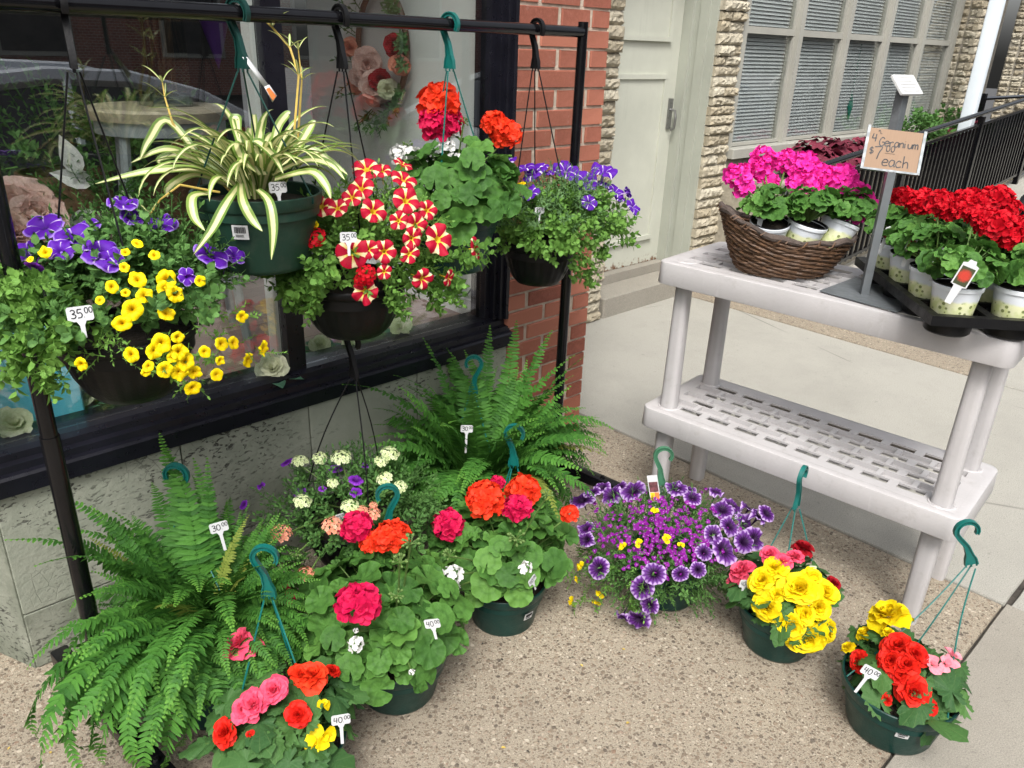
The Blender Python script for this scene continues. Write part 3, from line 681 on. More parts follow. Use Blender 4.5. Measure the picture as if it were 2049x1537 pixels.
# windows
WX0, WX1, WZ0, WZM, WZ1 = 5.06, 8.86, .985, 1.74, 2.6; YN = YS+.05
bp('window_sill', G().rbox((5.03, YS-.04, .915), (8.9, YN+.12, .98), .01), 'win_paint')
bp('wall', G().box((5.02, YS+.02, 0), (8.92, YN+.1, .914)), 'stone_joint')
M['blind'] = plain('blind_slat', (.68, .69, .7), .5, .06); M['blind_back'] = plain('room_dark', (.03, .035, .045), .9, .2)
slatm = G()
zz = WZ0
while zz < WZ1: slatm.add([(0, 0, 0), (.7, 0, 0), (.7, .012, .021), (0, .012, .021)], [(0, 1, 2, 3)], None, Matrix.Translation((0, 0, zz))); zz += .0245
slatme = slatm.mesh('blind', M['blind'], False)
ncol = 5; cw = (WX1-WX0)/ncol
for i in range(ncol):
    a = WX0+i*cw
    for z0, z1 in ((WZ0, WZM), (WZM, WZ1)):
        fr = G(); e = .022
        for p0, p1 in (((a+.031, YN, z0), (a+cw-.031, YN+.045, z0+e)), ((a+.031, YN, z1-e), (a+cw-.031, YN+.045, z1)), ((a+.031, YN+.002, z0+e), (a+.031+e, YN+.043, z1-e)), ((a+cw-.031-e, YN+.002, z0+e), (a+cw-.031, YN+.043, z1-e))): fr.box(p0, p1)
        wf = bp('window', fr, 'win_paint'); bp('pane', G().box((a+.053, YN+.02, z0+e), (a+cw-.053, YN+.026, z1-e)), 'glass', wf)
    part('blind', slatme, bld, Matrix.Translation((a+.03-4.7, YN+.055-YS, 0)))
for i in range(ncol+1): bp('mullion', G().box((WX0+i*cw-.03, YN-.03, WZ0-.004), (WX0+i*cw+.03, YN+.06, WZ1)), 'win_paint')
bp('room_wall', G().box((5.0, YN+.35, .9), (8.95, YN+.4, 2.7)), 'blind_back')
g = G()   # green hanging leaf-shaped ornament in the third window
oc = at_y(1700, 213, YN+.06); g.add([(0, 0, .13), (.05, -.006, 0), (0, -.012, -.12), (-.05, -.006, 0), (0, .006, 0)], [(0, 3, 2, 1), (0, 1, 4), (1, 2, 4), (2, 3, 4), (3, 0, 4)], None, Matrix.Translation(oc)); g.tube([oc+V3((0, 0, .13)), oc+V3((0, 0, .5))], .002, 4)
M['teal_glass'] = plain('teal_ornament', (.01, .22, .15), .3, .2); oo = gp('window_ornament', g, M['teal_glass']); tag(oo, 'teal diamond ornament hanging inside the office window', 'ornament')
# porch at the far end: dark recess, second pillar
bp('porch_wall', G().box((9.3, YS+1.2, 0), (14, YS+1.3, 3.0)), 'stone_joint'); bp('porch_door', G().box((9.5, YS+1.1, .5), (10.6, YS+1.19, 2.5)), 'blind_back')
pillar(11.3, 11.9, 2.6, 0, True, YS-.1, 4)
# raised planter in front of the windows
M['planter'] = plain('planter_stone', (.3, .27, .21), .9, .25, 20, .006, 60)
pl = gp('planter_wall', G().box((5.1, 2.6, 0), (9.2, 2.72, .80)).box((5.0, 2.6, 0), (5.1, YS+.02, .80)), M['planter'], None, None, False); tag(pl, 'low stone planter wall under the office windows behind the ramp railing', 'planter')
sb = gp('planter_soil', G().box((5.1, 2.72, 0), (9.2, YS+.019, .75)), M['soil'], None, None, False); sb['kind'] = 'structure'
def mound(name, c, r, n, meshes, label, cat, group, scale, mat=None, low=-.1):
    t = thing(name, c, label, cat, group); q = random.Random(int(c[0]*100)); segs = []
    for i in range(n):
        d = V3((q.gauss(0, 1), q.gauss(0, 1), abs(q.gauss(0, 1)))).normalized(); k = q.uniform(.55, 1)
        p = V3((d.x*r[0]*k, d.y*r[1]*k, d.z*r[2]*k)); nn = d*.8+V3((q.uniform(-.4, .4), q.uniform(-.4, .4), .7))
        part('leaf', q.choice(meshes), t, TRS(p, frame(nn, q.uniform(0, 6)), scale*q.uniform(.7, 1.2)), mat); segs.append((V3(c), V3(c)+p))
    stems_part(t, segs[:20], 'stem', .002)
    return t
for k, (px, py, rr) in enumerate(((1635, 300, .22), (1668, 300, .2), (1720, 290, .22), (1765, 285, .22), (1835, 285, .2), (1895, 270, .22), (1932, 255, .22))):
    p = at_y(px, py, 2.84); mound('heuchera', (p.x, 2.84, .78), (rr*1.25, .24, max(.18, p.z-.68)), 60, LEAF_H, '%s dark red heuchera from the basket side of the planter' % ('first second third fourth fifth sixth seventh'.split()[k]), 'plant', 'heucheras in the planter', .072)
for k, (px, py) in enumerate(((1840, 240), (1895, 232))):
    p = at_y(px, py, 2.9); t = thing('green_plant', (p.x, 2.9, .76), ('leafy light green plant behind the small plaque post in the planter', 'leafy light green plant by the white post end of the planter')[k], 'plant', 'green plants in the planter')
    foliage(t, cloud((p.x, 2.9, .9), (.26, .16, .17), 55, .13, SPRB, -.2, .3, 5+k), 'leaf_petd')
    stems_part(t, [((p.x, 2.9, .76), (p.x+dx, 2.9, .98)) for dx in (-.1, 0, .1)], 'stem', .004)
# plaque on a post
pq = at_y(1810, 170, 2.62); M['galv'] = plain('galvanised', (.15, .165, .175), .5, .12, 18, metal=.35, dirt=.12); M['plaque'] = plain('plaque_face', (.5, .51, .5), .5, .05)
t = thing('plaque_post', (pq.x, 2.62, .75), 'small white tilted plaque on a square grey post in the planter', 'sign'); gp('post', G().box((-.06, -.03, 0), (.06, .03, pq.z-.78)), M['galv'], t, None, False)
Mp = Matrix.Translation((0, -.02, pq.z-.75)) @ Matrix.Rotation(-.15, 4, 'Z') @ Matrix.Rotation(.85, 4, 'X'); plt = gp('plate', G().rbox((-.15, -.09, -.01), (.15, .09, .01), .012), M['plaque'], t, Mp)
g = G()
for i in range(5): g.box((-.11, .055-i*.03, .0105), (.11-.04*(i % 2), .063-i*.03, .0115))
gp('lettering', g, M['ink'] if False else plain('faded_print', (.35, .35, .35), .6), plt, None, False)
# white porch post
w0, w1 = at_y(1997, 0, 2.62), at_y(1952, 218, 2.62); M['white_metal'] = plain('white_post', (.62, .68, .72), .4, .05, 5)
t = gp('porch_post', G().rbox((-.055, -.055, 0), (.055, .055, 3.2), .012), M['white_metal'], None, TRS((w1.x-.02, 2.66, .2), Matrix.Rotation(.0, 4, 'Y'))); tag(t, 'white square metal post standing behind the black ramp railing', 'post')
# ramp and railings
RX0, RSL = 5.4, .085
def rz_(x): return max(0, (x-RX0)*RSL)
g = G(); V = [(RX0, 1.25, 0), (14, 1.25, 0), (14, 2.58, 0), (RX0, 2.58, 0), (14, 1.25, rz_(14)), (14, 2.58, rz_(14))]
ramp = gp('ramp', g.add(V, [(0, 4, 5, 3), (0, 1, 4), (3, 5, 2), (1, 2, 5, 4)]), M['concrete'], None, None, False); ramp['kind'] = 'structure'; ramp.location.z = .003
def railing(y, x0, x1, label, npost, zadd=0.0):
    t = thing('ramp_railing', (x0, y, rz_(x0)), label, 'railing', 'black ramp railings'); L0 = V3((x0, y, rz_(x0)))
    P = lambda x, h: V3((x, y, rz_(x)+h))-L0
    gp('handrail', G().tube([P(x0-.25, .66), P(x0-.22, .8), P(x0-.12, .88), P(x0, .9), P(x1, .9)], .021, 10), M['black_metal'], t)
    for h in (.80, .1): gp('rail', G().tube([P(x0, h), P(x1, h)], .018, 4), M['black_metal'], t)
    for i in range(npost+1):
        x = x0+(x1-x0)*i/npost; gp('post', G().box((x-.024-x0, -.024, rz_(x)-L0.z), (x+.024-x0, .024, rz_(x)-L0.z+.885)), M['black_metal'], t, None, False)
    x = x0+.11; bal = G().box((-.011, -.011, .1), (.011, .011, .8)).mesh('baluster', M['black_metal'], False)
    while x < x1: part('baluster', bal, t, Matrix.Translation((x-x0, 0, rz_(x)-L0.z))); x += .088
    return t
railing(2.5, 5.1, 13.2, 'black metal railing with thin balusters rising along the planter', 5)
railing(1.28, 5.5, 13.0, 'black metal railing on the street side of the ramp, mostly hidden by red geraniums', 5)
pr = thing('porch_railing', (9.6, 2.9, .3), 'short black rail beside the white porch post', 'railing')
for z in (.3, .95): gp('rail', G().tube([(-.4, -.1, z), (3, -.1, z)], .02, 6), M['black_metal'], pr)
gp('post', G().box((-.43, -.13, 0), (-.37, -.07, 1.0)), M['black_metal'], pr, None, False)
# across the street: brick building and parked cars (mirrored in the panes)
M['brick_far'] = None
def farbrick():
    t = NT('far_brick'); b = t.n('TexBrick'); b.inputs['Scale'].default_value = 4; b.inputs['Color1'].default_value = (.3, .1, .07, 1); b.inputs['Color2'].default_value = (.22, .07, .05, 1); b.inputs['Mortar'].default_value = (.4, .34, .28, 1)
    mp = t.n('Mapping'); mp.inputs['Rotation'].default_value = (PI/2, 0, 0); t.l(t.pos(), mp.inputs[0]); t.l(mp.outputs[0], b.inputs['Vector']); t.base(b.outputs[0], .9); return t.m
M['brick_far'] = farbrick()
fb = thing('brick_building', (5, -17, 0), 'red brick building across the street, seen only as a reflection in the glass', 'building')
gp('wall', G().box((-16, -4, 0), (18, 0, 6.5)), M['brick_far'], fb, None, False); gp('cornice', G().box((-16.2, -4, 6.5), (18.2, .25, 6.9)), M['concrete2'], fb, None, False)
for i in range(9):
    for z in (.9, 3.9): w_ = gp('window', G().box((-14.6+i*3.6, 0, z), (-13+i*3.6, .06, z+1.9)), M['win_paint'], fb, None, False); gp('pane', G().box((-14.5+i*3.6, .061, z+.1), (-13.1+i*3.6, .07, z+1.8)), M['black_frame'], w_, None, False)
def carpaint(name, c):
    t = NT(name); t.base(c, .3); t.b.inputs['Metallic'].default_value = .5; t.b.inputs['Coat Weight'].default_value = 1; return t.m
M['tyre'] = plain('tyre', (.02, .02, .02), .8); M['carglass'] = plain('car_glass', (.01, .012, .015), .05, .1)
def car(x, y, paintm, label, flip=1):
    t = thing('parked_car', (x, y, -.14), label, 'car', 'cars parked along the kerb', 0 if flip > 0 else PI)
    st = [(-2.2, .35, .68, .78), (-2.1, .28, .86, .84), (-1.5, .24, .98, .88), (-.9, .22, 1.0, .9), (.7, .22, .98, .9), (1.4, .22, .93, .89), (2.0, .26, .82, .84), (2.25, .36, .62, .72)]
    g = G(); n = 12; V = []; F = []
    for X, zb, zt, hw in st:
        for k in range(n):
            a = 2*PI*k/n+PI/n; c_, s_ = math.cos(a), math.sin(a); e = .35
            V.append((X, math.copysign(abs(c_)**e, c_)*hw, (zb+zt)/2+math.copysign(abs(s_)**e, s_)*(zt-zb)/2))
    for i in range(len(st)-1):
        for k in range(n): F.append((i*n+k, i*n+(k+1) % n, (i+1)*n+(k+1) % n, (i+1)*n+k))
    F += [tuple(range(n-1, -1, -1)), tuple(range((len(st)-1)*n, len(st)*n))]
    gp('body', g.add(V, F), paintm, t, None, True, None, None, 60)
    g = G(); rf = []; N = 14
    prof = [(-1.95, .95), (-1.45, 1.22), (-.95, 1.38), (-.4, 1.44), (.1, 1.42), (.55, 1.3), (1.2, .95)]
    V = []; F = []
    for X, z in prof: hw = .86-.32*max(0, z-.93)/.5; V += [(X, -hw, z), (X, hw, z), (X, -.86, .93), (X, .86, .93)]
    for i in range(len(prof)-1): a = i*4; F += [(a, a+4, a+5, a+1), (a+2, a+6, a+4, a), (a+1, a+5, a+7, a+3)]
    gp('windows', g.add(V, F), M['carglass'], t, None, True, None, None, 30)
    g = G()
    for s in (-1, 1): g.tube([(X, s*(.875-.32*max(0, z-.93)/.5), z) for X, z in prof], .06, 6); g.tube([(-.35, s*.885, .93), (-.3, s*.58, 1.42)], .03, 6)
    for i in (2, 3): a, b = prof[i], prof[i+1]; hw = .6; g.add([(a[0], -hw, a[1]+.012), (b[0], -hw, b[1]+.012), (b[0], hw, b[1]+.012), (a[0], hw, a[1]+.012)], [(0, 1, 2, 3)])
    gp('roof', g, paintm, t)
    for X in (-1.4, 1.35):
        for s in (-1, 1):
            w_ = gp('wheel', G().lathe([(.05, .0), (.2, .0), (.3, .02), (.32, .1), (.3, .2), (.05, .2)], 20, TRS((X, s*.9, .32), Matrix.Rotation(s*PI/2, 4, 'X') @ Matrix.Translation((0, 0, 0)))), M['tyre'], t)
            gp('rim', G().lathe([(.02, -.012), (.18, -.012), (.19, .0)], 16, TRS((X, s*.905, .32), Matrix.Rotation(s*PI/2, 4, 'X'))), M['steel'], w_)
    for s in (-1, 1): gp('headlight', G().rbox((2.13, s*.6-.14, .58), (2.24, s*.6+.14, .7), .03), M['white_plastic'], t)
    return t
car(2.0, -2.25, carpaint('silver_paint', (.75, .79, .85)), 'silver car at the kerb, mirrored in the display window')
car(6.7, -2.3, carpaint('white_paint', (.6, .62, .62)), 'white car at the kerb, mirrored in the office windows', -1)
car(12.2, -2.3, carpaint('dark_paint', (.04, .06, .1)), 'dark blue car at the kerb beyond the white one')
# ================================================================== GARMENT RACK
PL, PR = V3((.332, 1.682, 0)), V3((2.08, 1.85, 0)); BZ = 1.65
bd = (PR-PL).normalized(); bn = V3((bd.y, -bd.x, 0))       # along the bar; out towards the street
rack = thing('garment_rack', PL, 'black steel pipe rack on castors carrying the hanging baskets', 'rack')
gp('top_bar', G().tube([V3((0, 0, BZ))-bd*.03, PR-PL+V3((0, 0, BZ))-bd*.01], .0165, 14), M['black_metal'], rack)
for p in (PL, PR):
    o = p-PL
    gp('post', G().tube([o+V3((0, 0, .09)), o+V3((0, 0, .84))], .019, 12).tube([o+V3((0, 0, .83)), o+V3((0, 0, BZ+.03))], .0165, 12), M['black_metal'], rack)
    R_ = Matrix(((bn.x, -bn.y, 0, o.x), (bn.y, bn.x, 0, o.y), (0, 0, 1, 0), (0, 0, 0, 1)))
    ft = gp('foot', G().rbox((-.3, -.022, .06), (.32, .022, .1), .006, None, 1), M['black_metal'], rack, R_)
    for x in (-.27, .29):
        gp('castor', G().lathe([(.004, -.012), (.026, -.012), (.031, -.006), (.031, .006), (.026, .012), (.004, .012)], 18, TRS((x, 0, .031), Matrix.Rotation(PI/2, 4, 'X'))).box((x-.008, -.02, .03), (x+.008, -.014, .062)).box((x-.008, .014, .03), (x+.008, .02, .062)), M['black_metal'], ft)
        gp('bolt', G().lathe([(.0005, .012), (.006, .011), (.009, .004), (.009, 0)], 10, Matrix.Translation((x*.8, 0, .1))), M['steel'] if x < 0 else M['black_metal'], ft)
# ================================================================== SHARED BASKET FITTINGS
def hook_mesh(name, mat, R=.021, tab=.088, hole=False):
    """moulded plastic hanger: broad foot, truss-ribbed shank, crook over the bar; origin at the bar's centre"""
    path = [(0, -tab-R, .034), (0, -tab-R+.02, .03), (.001, -tab*.62-R, .02), (.006, -tab*.3-R, .015)]
    for i in range(13):
        a = -.55+(PI+1.15)*i/12; path.append((R*1.28*math.cos(a), R*1.28*math.sin(a), .0135-.004*(i/12)))
    g = G(); V = []; F = []; T = .006; n = 12
    for i, (x, z, w) in enumerate(path):
        a = path[max(0, i-1)]; b = path[min(len(path)-1, i+1)]; d = V3((b[0]-a[0], 0, b[1]-a[1])).normalized(); nn = V3((d.z, 0, -d.x)); h = w/2; e = .0028
        for s, t in ((-h, -T), (-h+e, -T), (-h+e, -T*.3), (h-e, -T*.3), (h-e, -T), (h, -T), (h, T), (h-e, T), (h-e, T*.3), (-h+e, T*.3), (-h+e, T), (-h, T)): V.append(V3((x, t, z))+nn*s)
    for i in range(len(path)-1):
        for k in range(n): F.append((i*n+k, (i+1)*n+k, (i+1)*n+(k+1) % n, i*n+(k+1) % n))
    F += [tuple(range(n)), tuple(range(len(path)*n-1, (len(path)-1)*n-1, -1))]; g.add(V, F)
    for i in range(3, len(path)-2):      # zigzag ribs
        (x0, z0, w0), (x1, z1, w1) = path[i], path[i+1]; d = V3((x1-x0, 0, z1-z0)).normalized(); nn = V3((d.z, 0, -d.x)); s = 1 if i % 2 else -1
        g.tube([V3((x0, 0, z0))+nn*s*w0*.36, V3((x1, 0, z1))-nn*s*w1*.36], .0022, 4)
    for x in (-.013, 0, .013): g.tube([(x, 0, -tab-R+.002), (x, 0, -tab-R-.007)], .0025, 5)
    return g.mesh(name, M[mat])
HOOKS = {k: hook_mesh('hanger_hook', k) for k in ('black_plastic', 'teal_plastic', 'sage_plastic', 'green_plastic')}
def hanger(t, top, yaw, mat, rimc, R, az0=0.4, tilt=0., n=3, sag=0.0, hooks=1.0, bend=0):
    L = t.location; A = TRS(V3(top)-L, Matrix.Rotation(yaw, 4, 'Z') @ Matrix.Rotation(tilt, 4, 'Y'), hooks)
    part('hanger_hook', HOOKS[mat], t, A)
    foot = A @ V3((0, 0, -.115))
    for i in range(n):
        a = az0+2*PI*i/n; e = V3(rimc)-L+V3((math.cos(a)*R, math.sin(a)*R, -.006)); f_ = foot+V3((math.cos(a), math.sin(a), 0))*.012
        P = []
        for k in range(9):
            u = k/8; P.append(f_.lerp(e, u)+V3((0, 0, -sag*math.sin(u*PI)))+V3((math.cos(a), math.sin(a), 0))*bend*math.sin(u*PI))
        gp('hanger_wire', G().tube(P+[e+V3((0, 0, -.012))], .0021, 5), M[mat], t)
def bowl_pot(t, c, R, H, mat, kind='bowl', soil=True):
    global RIBROWS
    L = t.location; A = Matrix.Translation(V3(c)-L)      # c: centre of the rim
    if kind == 'bowl':
        prof = [(.002, -H), (R*.5, -H), (R*.56, -H*.985), (R*.68, -H*.86), (R*.79, -H*.62), (R*.87, -H*.38), (R*.91, -H*.2), (R*.92, -.026), (R*.975, -.022), (R, -.018), (R*1.005, -.003), (R*.99, 0), (R*.95, -.002), (R*.94, -.05)]; RIBROWS = (4, 5, 6, 7); g = G().lathe(prof, 96, None, .0028, 48)
    else:
        prof = [(.002, -H), (R*.68, -H), (R*.72, -H*.985), (R*.75, -H*.93), (R*.86, -H*.45), (R*.935, -.035), (R*.945, -.031), (R*.965, -.03), (R*.985, -.026), (R*1.0, -.008), (R*1.005, -.002), (R*.99, 0), (R*.955, -.002), (R*.94, -.05)]; RIBROWS = (); g = G().lathe(prof, 48)
    pot = gp('pot', g, M[mat], t, A, True, None, None, 50)
    if soil: gp('soil', G().lathe([(.001, -.02), (R*.5, -.022), (R*.945, -.03)], 24), M['soil'], t, A)
    return pot
# handwriting ------------------------------------------------------------------------------
GLY = {'0': [[(.3, 1), (.1, .85), (.03, .5), (.12, .1), (.32, 0), (.5, .2), (.55, .6), (.45, .9), (.28, 1)]],
 '3': [[(.05, .88), (.25, 1), (.48, .88), (.45, .65), (.22, .53), (.5, .42), (.55, .2), (.35, .02), (.05, .08)]],
 '4': [[(.12, 1), (.04, .5), (.1, .42), (.55, .46)], [(.45, .95), (.42, 0)]], '5': [[(.14, 1), (.1, .58), (.4, .6), (.55, .35), (.42, .06), (.05, .02)], [(.12, 1), (.56, .98)]],
 '7': [[(.02, .95), (.55, 1), (.38, .5), (.28, 0)]], '.': [[(.05, .02), (.1, .06)]], '-': [[(0, 0), (1, 0)]],
 'G': [[(.55, .85), (.3, 1), (.06, .6), (.1, .15), (.35, .0), (.58, .25), (.56, .45), (.32, .45)]], 'e': [[(.05, .28), (.45, .34), (.4, .52), (.2, .55), (.05, .3), (.15, .02), (.48, .08)]],
 'r': [[(.06, .5), (.1, 0)], [(.09, .35), (.25, .52), (.42, .48)]], 'a': [[(.45, .5), (.2, .54), (.05, .25), (.2, .0), (.42, .2), (.46, .5), (.45, .1), (.54, .0)]],
 'n': [[(.06, .52), (.08, 0)], [(.08, .35), (.3, .54), (.42, .4), (.44, 0)]], 'i': [[(.08, .5), (.1, 0)], [(.1, .7), (.11, .74)]], 'u': [[(.05, .5), (.08, .1), (.25, 0), (.42, .2), (.44, .5), (.46, 0)]],
 'm': [[(.05, .52), (.06, 0)], [(.06, .35), (.2, .54), (.28, .4), (.29, 0)], [(.29, .38), (.45, .54), (.54, .4), (.56, 0)]], 'c': [[(.44, .45), (.25, .55), (.05, .28), (.18, .0), (.46, .08)]],
 'h': [[(.07, 1), (.08, 0)], [(.08, .32), (.28, .52), (.42, .38), (.44, 0)]], '$': [[(.48, .8), (.2, .86), (.1, .62), (.45, .45), (.42, .2), (.08, .18)], [(.28, 1), (.26, .02)]], '"': [[(.1, 1), (.08, .7)], [(.28, 1), (.26, .7)]],
 'L': [[(.05, .9), (.08, .45), (.4, .45)]]}
def write(g, txt, x, z, h, w=.09, adv=.72, y=-.0012, slant=.0):
    """pen strokes as thin ribbons in the XZ plane, reading from -Y"""
    for ch in txt:
        for st in GLY.get(ch, []):
            pts = [V3(p+(0,)) for p in st]; sm = []
            for i in range(len(pts)-1):
                a, b = pts[i], pts[i+1]; p0 = pts[max(0, i-1)]; p3 = pts[min(len(pts)-1, i+2)]
                for k in range(4):
                    t = k/4; sm.append(.5*((2*a)+(b-p0)*t+(2*p0-5*a+4*b-p3)*t*t+(3*a-p0-3*b+p3)*t**3))
            sm.append(pts[-1]); V = []
            for i, p in enumerate(sm):
                d = (sm[min(i+1, len(sm)-1)]-sm[max(0, i-1)]).normalized(); nn = V3((-d.y, d.x, 0))*w*.5
                for s in (-1, 1): q_ = p+nn*s; V.append((x+(q_.x+slant*q_.y)*h, y, z+q_.y*h))
            F = [(2*i, 2*i+2, 2*i+3, 2*i+1) for i in range(len(sm)-1)]; g.add(V, F)
        x += h*(adv if ch not in '.i' else .35)
    return x
def price_tag(p, txt, label, yaw=0., pitch=.25, roll=0., s=1., stem=.06):
    """white T-shaped plastic tag; p is the centre of its head"""
    t = thing('price_tag', p, label, 'price tag', 'handwritten price tags'); t.rotation_mode = 'XYZ'
    s *= .61; t.rotation_euler = (pitch, roll, yaw); w, h = .032*s, .02*s
    out = [(-w, -h+.003), (-w+.003, -h), (-.012*s, -h), (-.006*s, -h-.008), (-.005*s, -h-stem), (.005*s, -h-stem), (.006*s, -h-.008), (.012*s, -h), (w-.003, -h), (w, -h+.003), (w, h-.003), (w-.003, h), (-w+.003, h), (-w, h-.003)]
    n = len(out); V = [(x, y, z) for y in (-.0008, .0008) for x, z in out]
    g = G().add(V, [tuple(range(n)), tuple(range(2*n-1, n-1, -1))]+[(i, n+i, n+(i+1) % n, (i+1) % n) for i in range(n)])
    gp('plate', g, M['white_plastic'], t, None, False)
    g = G(); a, b = txt.split('.'); x = write(g, a+'.', -w*.75, -h*.55, h*1.15, .13, .68); write(g, b, x-.004*s, -h*.0, h*.75, .16, .72)
    gp('lettering', g, M['ink'], t, None, False); return t
def cam_yaw(p): d = to_cam(p); return math.atan2(d.x, -d.y)
def barcode(t, p, n, s=.03):
    """sticker lying on a pot wall: p centre, n outward"""
    z = V3((0, 0, 1)); n = V3(n).normalized(); x = z.cross(n).normalized(); up = n.cross(x)
    A = Matrix(((x.x, -n.x, up.x, 0), (x.y, -n.y, up.y, 0), (x.z, -n.z, up.z, 0), (0, 0, 0, 1))); A = Matrix.Translation(V3(p)-t.location) @ A
    g = G(); q = random.Random(3); N = 8; wv = s*.55; Rr = .14
    V = [];
    for j in (-s*.5, s*.5):
        for i in range(N+1): X = -wv+2*wv*i/N; V.append((X, X*X/(2*Rr)-.0015, j))
    g.add(V, [(i, i+1, N+2+i, N+1+i) for i in range(N)]); lb = gp('barcode_label', g, M['white_plastic'], t, A)
    g = G(); x_ = -wv*.7
    while x_ < wv*.7:
        w_ = q.choice((.0006, .001, .0016)); g.box((x_, x_*x_/(2*Rr)-.0024, -s*.05), (x_+w_, x_*x_/(2*Rr)-.0018, s*.38)); x_ += w_+q.choice((.0007, .0012))
    for k in range(2): g.box((-wv*.6, -.0024, -s*.2-k*s*.1), (wv*.4, -.0018, -s*.17-k*s*.1))
    gp('barcode', g, M['ink'], lb, None, False)
def flowers(t, name, lst, meshes, mat, ell, up=.3, cam=.35, nrm=1.0, scale=.5, seed=0, stems=None, lift=0., fixed_depth=None):
    """lst: (px, py, diameter in photo pixels); each bloom sits where its line of sight meets the plant's outer surface"""
    q = random.Random(seed+int(lst[0][0])); L = t.location; c, r = ell; out = []
    for k, e in enumerate(lst):
        p, n = on_ell(e[0], e[1], c, r); p += n*lift
        sz = e[2]*depth(p)/FPX*scale
        d = n*nrm+V3((0, 0, up))+to_cam(p)*cam+V3((q.uniform(-.3, .3), q.uniform(-.3, .3), q.uniform(-.2, .2)))
        if len(e) > 3: d = V3(e[3])
        part(name, meshes[k % len(meshes)], t, TRS(p-L, frame(d, q.uniform(0, 6)), (lambda a: (a, a*q.uniform(.82, 1), a))(sz*q.uniform(.95, 1.12))), M[mat]); out.append(p-d.normalized()*sz*.5)
    if stems: stems_part(t, [(stems, p) for p in out], 'stem', .0016, 'flower_stems')
    return out
def leaves(t, c, r, n, meshes, size, low=-.25, seed=0, mat=None, up=.55, name='leaf', soilc=None, inner=.6):
    q = random.Random(seed+3); L = t.location; segs = []; i = 0
    while i < n:
        d = V3((q.gauss(0, 1), q.gauss(0, 1), q.gauss(0, 1))).normalized()
        if d.z < low: continue
        k = inner+(1-inner)*q.random()**.5 if i % 4 else q.uniform(.3, .7)
        p = V3((c[0]+d.x*r[0]*k, c[1]+d.y*r[1]*k, c[2]+d.z*r[2]*k)); nn = d*.6+V3((q.uniform(-.55, .55), q.uniform(-.55, .55), up+q.uniform(-.25, .35)))
        part(name, q.choice(meshes), t, TRS(p-L, frame(nn, q.uniform(0, 6)), size*q.uniform(.5, 1.25)), mat or (M['leaf_ger2'] if meshes is LEAF_G and q.random() < .22 else None)); segs.append((V3(soilc or (c[0], c[1], c[2]-r[2]*.4)), p)); i += 1
    stems_part(t, segs, 'stem', .0016)
# ================================================================== HANGING BASKETS
def bar(t): return PL+(PR-PL)*t+V3((0, 0, BZ))
def bpoint(x, y):   # along the bar by its X
    k = (x-PL.x)/(PR.x-PL.x); return bar(k)
# 1 purple and yellow petunias, black bowl
h = bpoint(.504, 0); rim = V3((h.x+.01, h.y-.01, 1.038)); R = .142
b1 = thing('petunia_basket', (rim.x, rim.y, rim.z-.15), 'black hanging basket of purple petunias and yellow trumpet flowers', 'hanging basket', 'baskets hanging on the rack')
bowl_pot(b1, rim, R, .15, 'black_plastic'); hanger(b1, h, 1.35, 'black_plastic', rim, R, .5)
ec = (rim.x+.0, rim.y-.02, rim.z+.0); er = (.245, .235, .17)
foliage(b1, cloud((ec[0]-.0, ec[1], ec[2]+.03), (.225, .21, .14), 230, .06, SPRB, .12, .35, 3)+cloud((ec[0]+.05, ec[1]+.06, ec[2]+.08), (.2, .18, .13), 240, .065, SPR, -.2, .3, 4), 'leaf_petd')
tr = []
for k, pts in enumerate((((200, 650), (215, 700), (175, 735)), ((250, 655), (235, 690), (255, 720)), ((330, 660), (340, 700), (330, 745)), ((390, 640), (420, 690), (440, 745)), ((380, 680), (385, 730), (388, 775)), ((420, 640), (470, 680), (528, 700)), ((330, 700), (350, 745), (390, 770)), ((400, 600), (450, 630), (490, 640)))):
    P = [on_ell(x, y, ec, (.2, .2, .2))[0]+(V3((0, 0, 0))) for x, y in pts]; tr += trail(P, 8, .042, SPR, k, .012)
for k, pts in enumerate((((100, 590), (60, 640), (70, 690)), ((40, 570), (15, 640), (10, 720)), ((120, 600), (90, 660), (95, 720), (80, 770)), ((70, 560), (110, 640), (120, 690)), ((10, 560), (30, 590), (60, 620)), ((0, 600), (30, 680), (40, 740)))):
    P = [on_ell(x, y, ec, (.24, .2, .2))[0] for x, y in pts]; tr += trail(P, 20, .05, SPRB, 20+k, .022)
foliage(b1, tr, 'leaf_pet', 'trailing_foliage')
flowers(b1, 'petunia_flower', [(87, 452, 72), (149, 476, 76), (203, 505, 74), (326, 447, 58), (246, 405, 50), (263, 435, 42), (51, 500, 46), (424, 510, 58), (471, 510, 42), (178, 452, 38), (374, 553, 36), (120, 500, 50), (222, 520, 50)], TRUMP, 'f_purple_star', (ec, (.255, .225, .215)), .25, .7, scale=.58)
flowers(b1, 'petunia_flower', [(70, 535, 44, (-.3, -.2, -.4)), (380, 556, 34, (.3, .3, .4)), (455, 520, 40, (.5, .5, .5))], TRUMP, 'f_violet', (ec, (.25, .22, .21)))
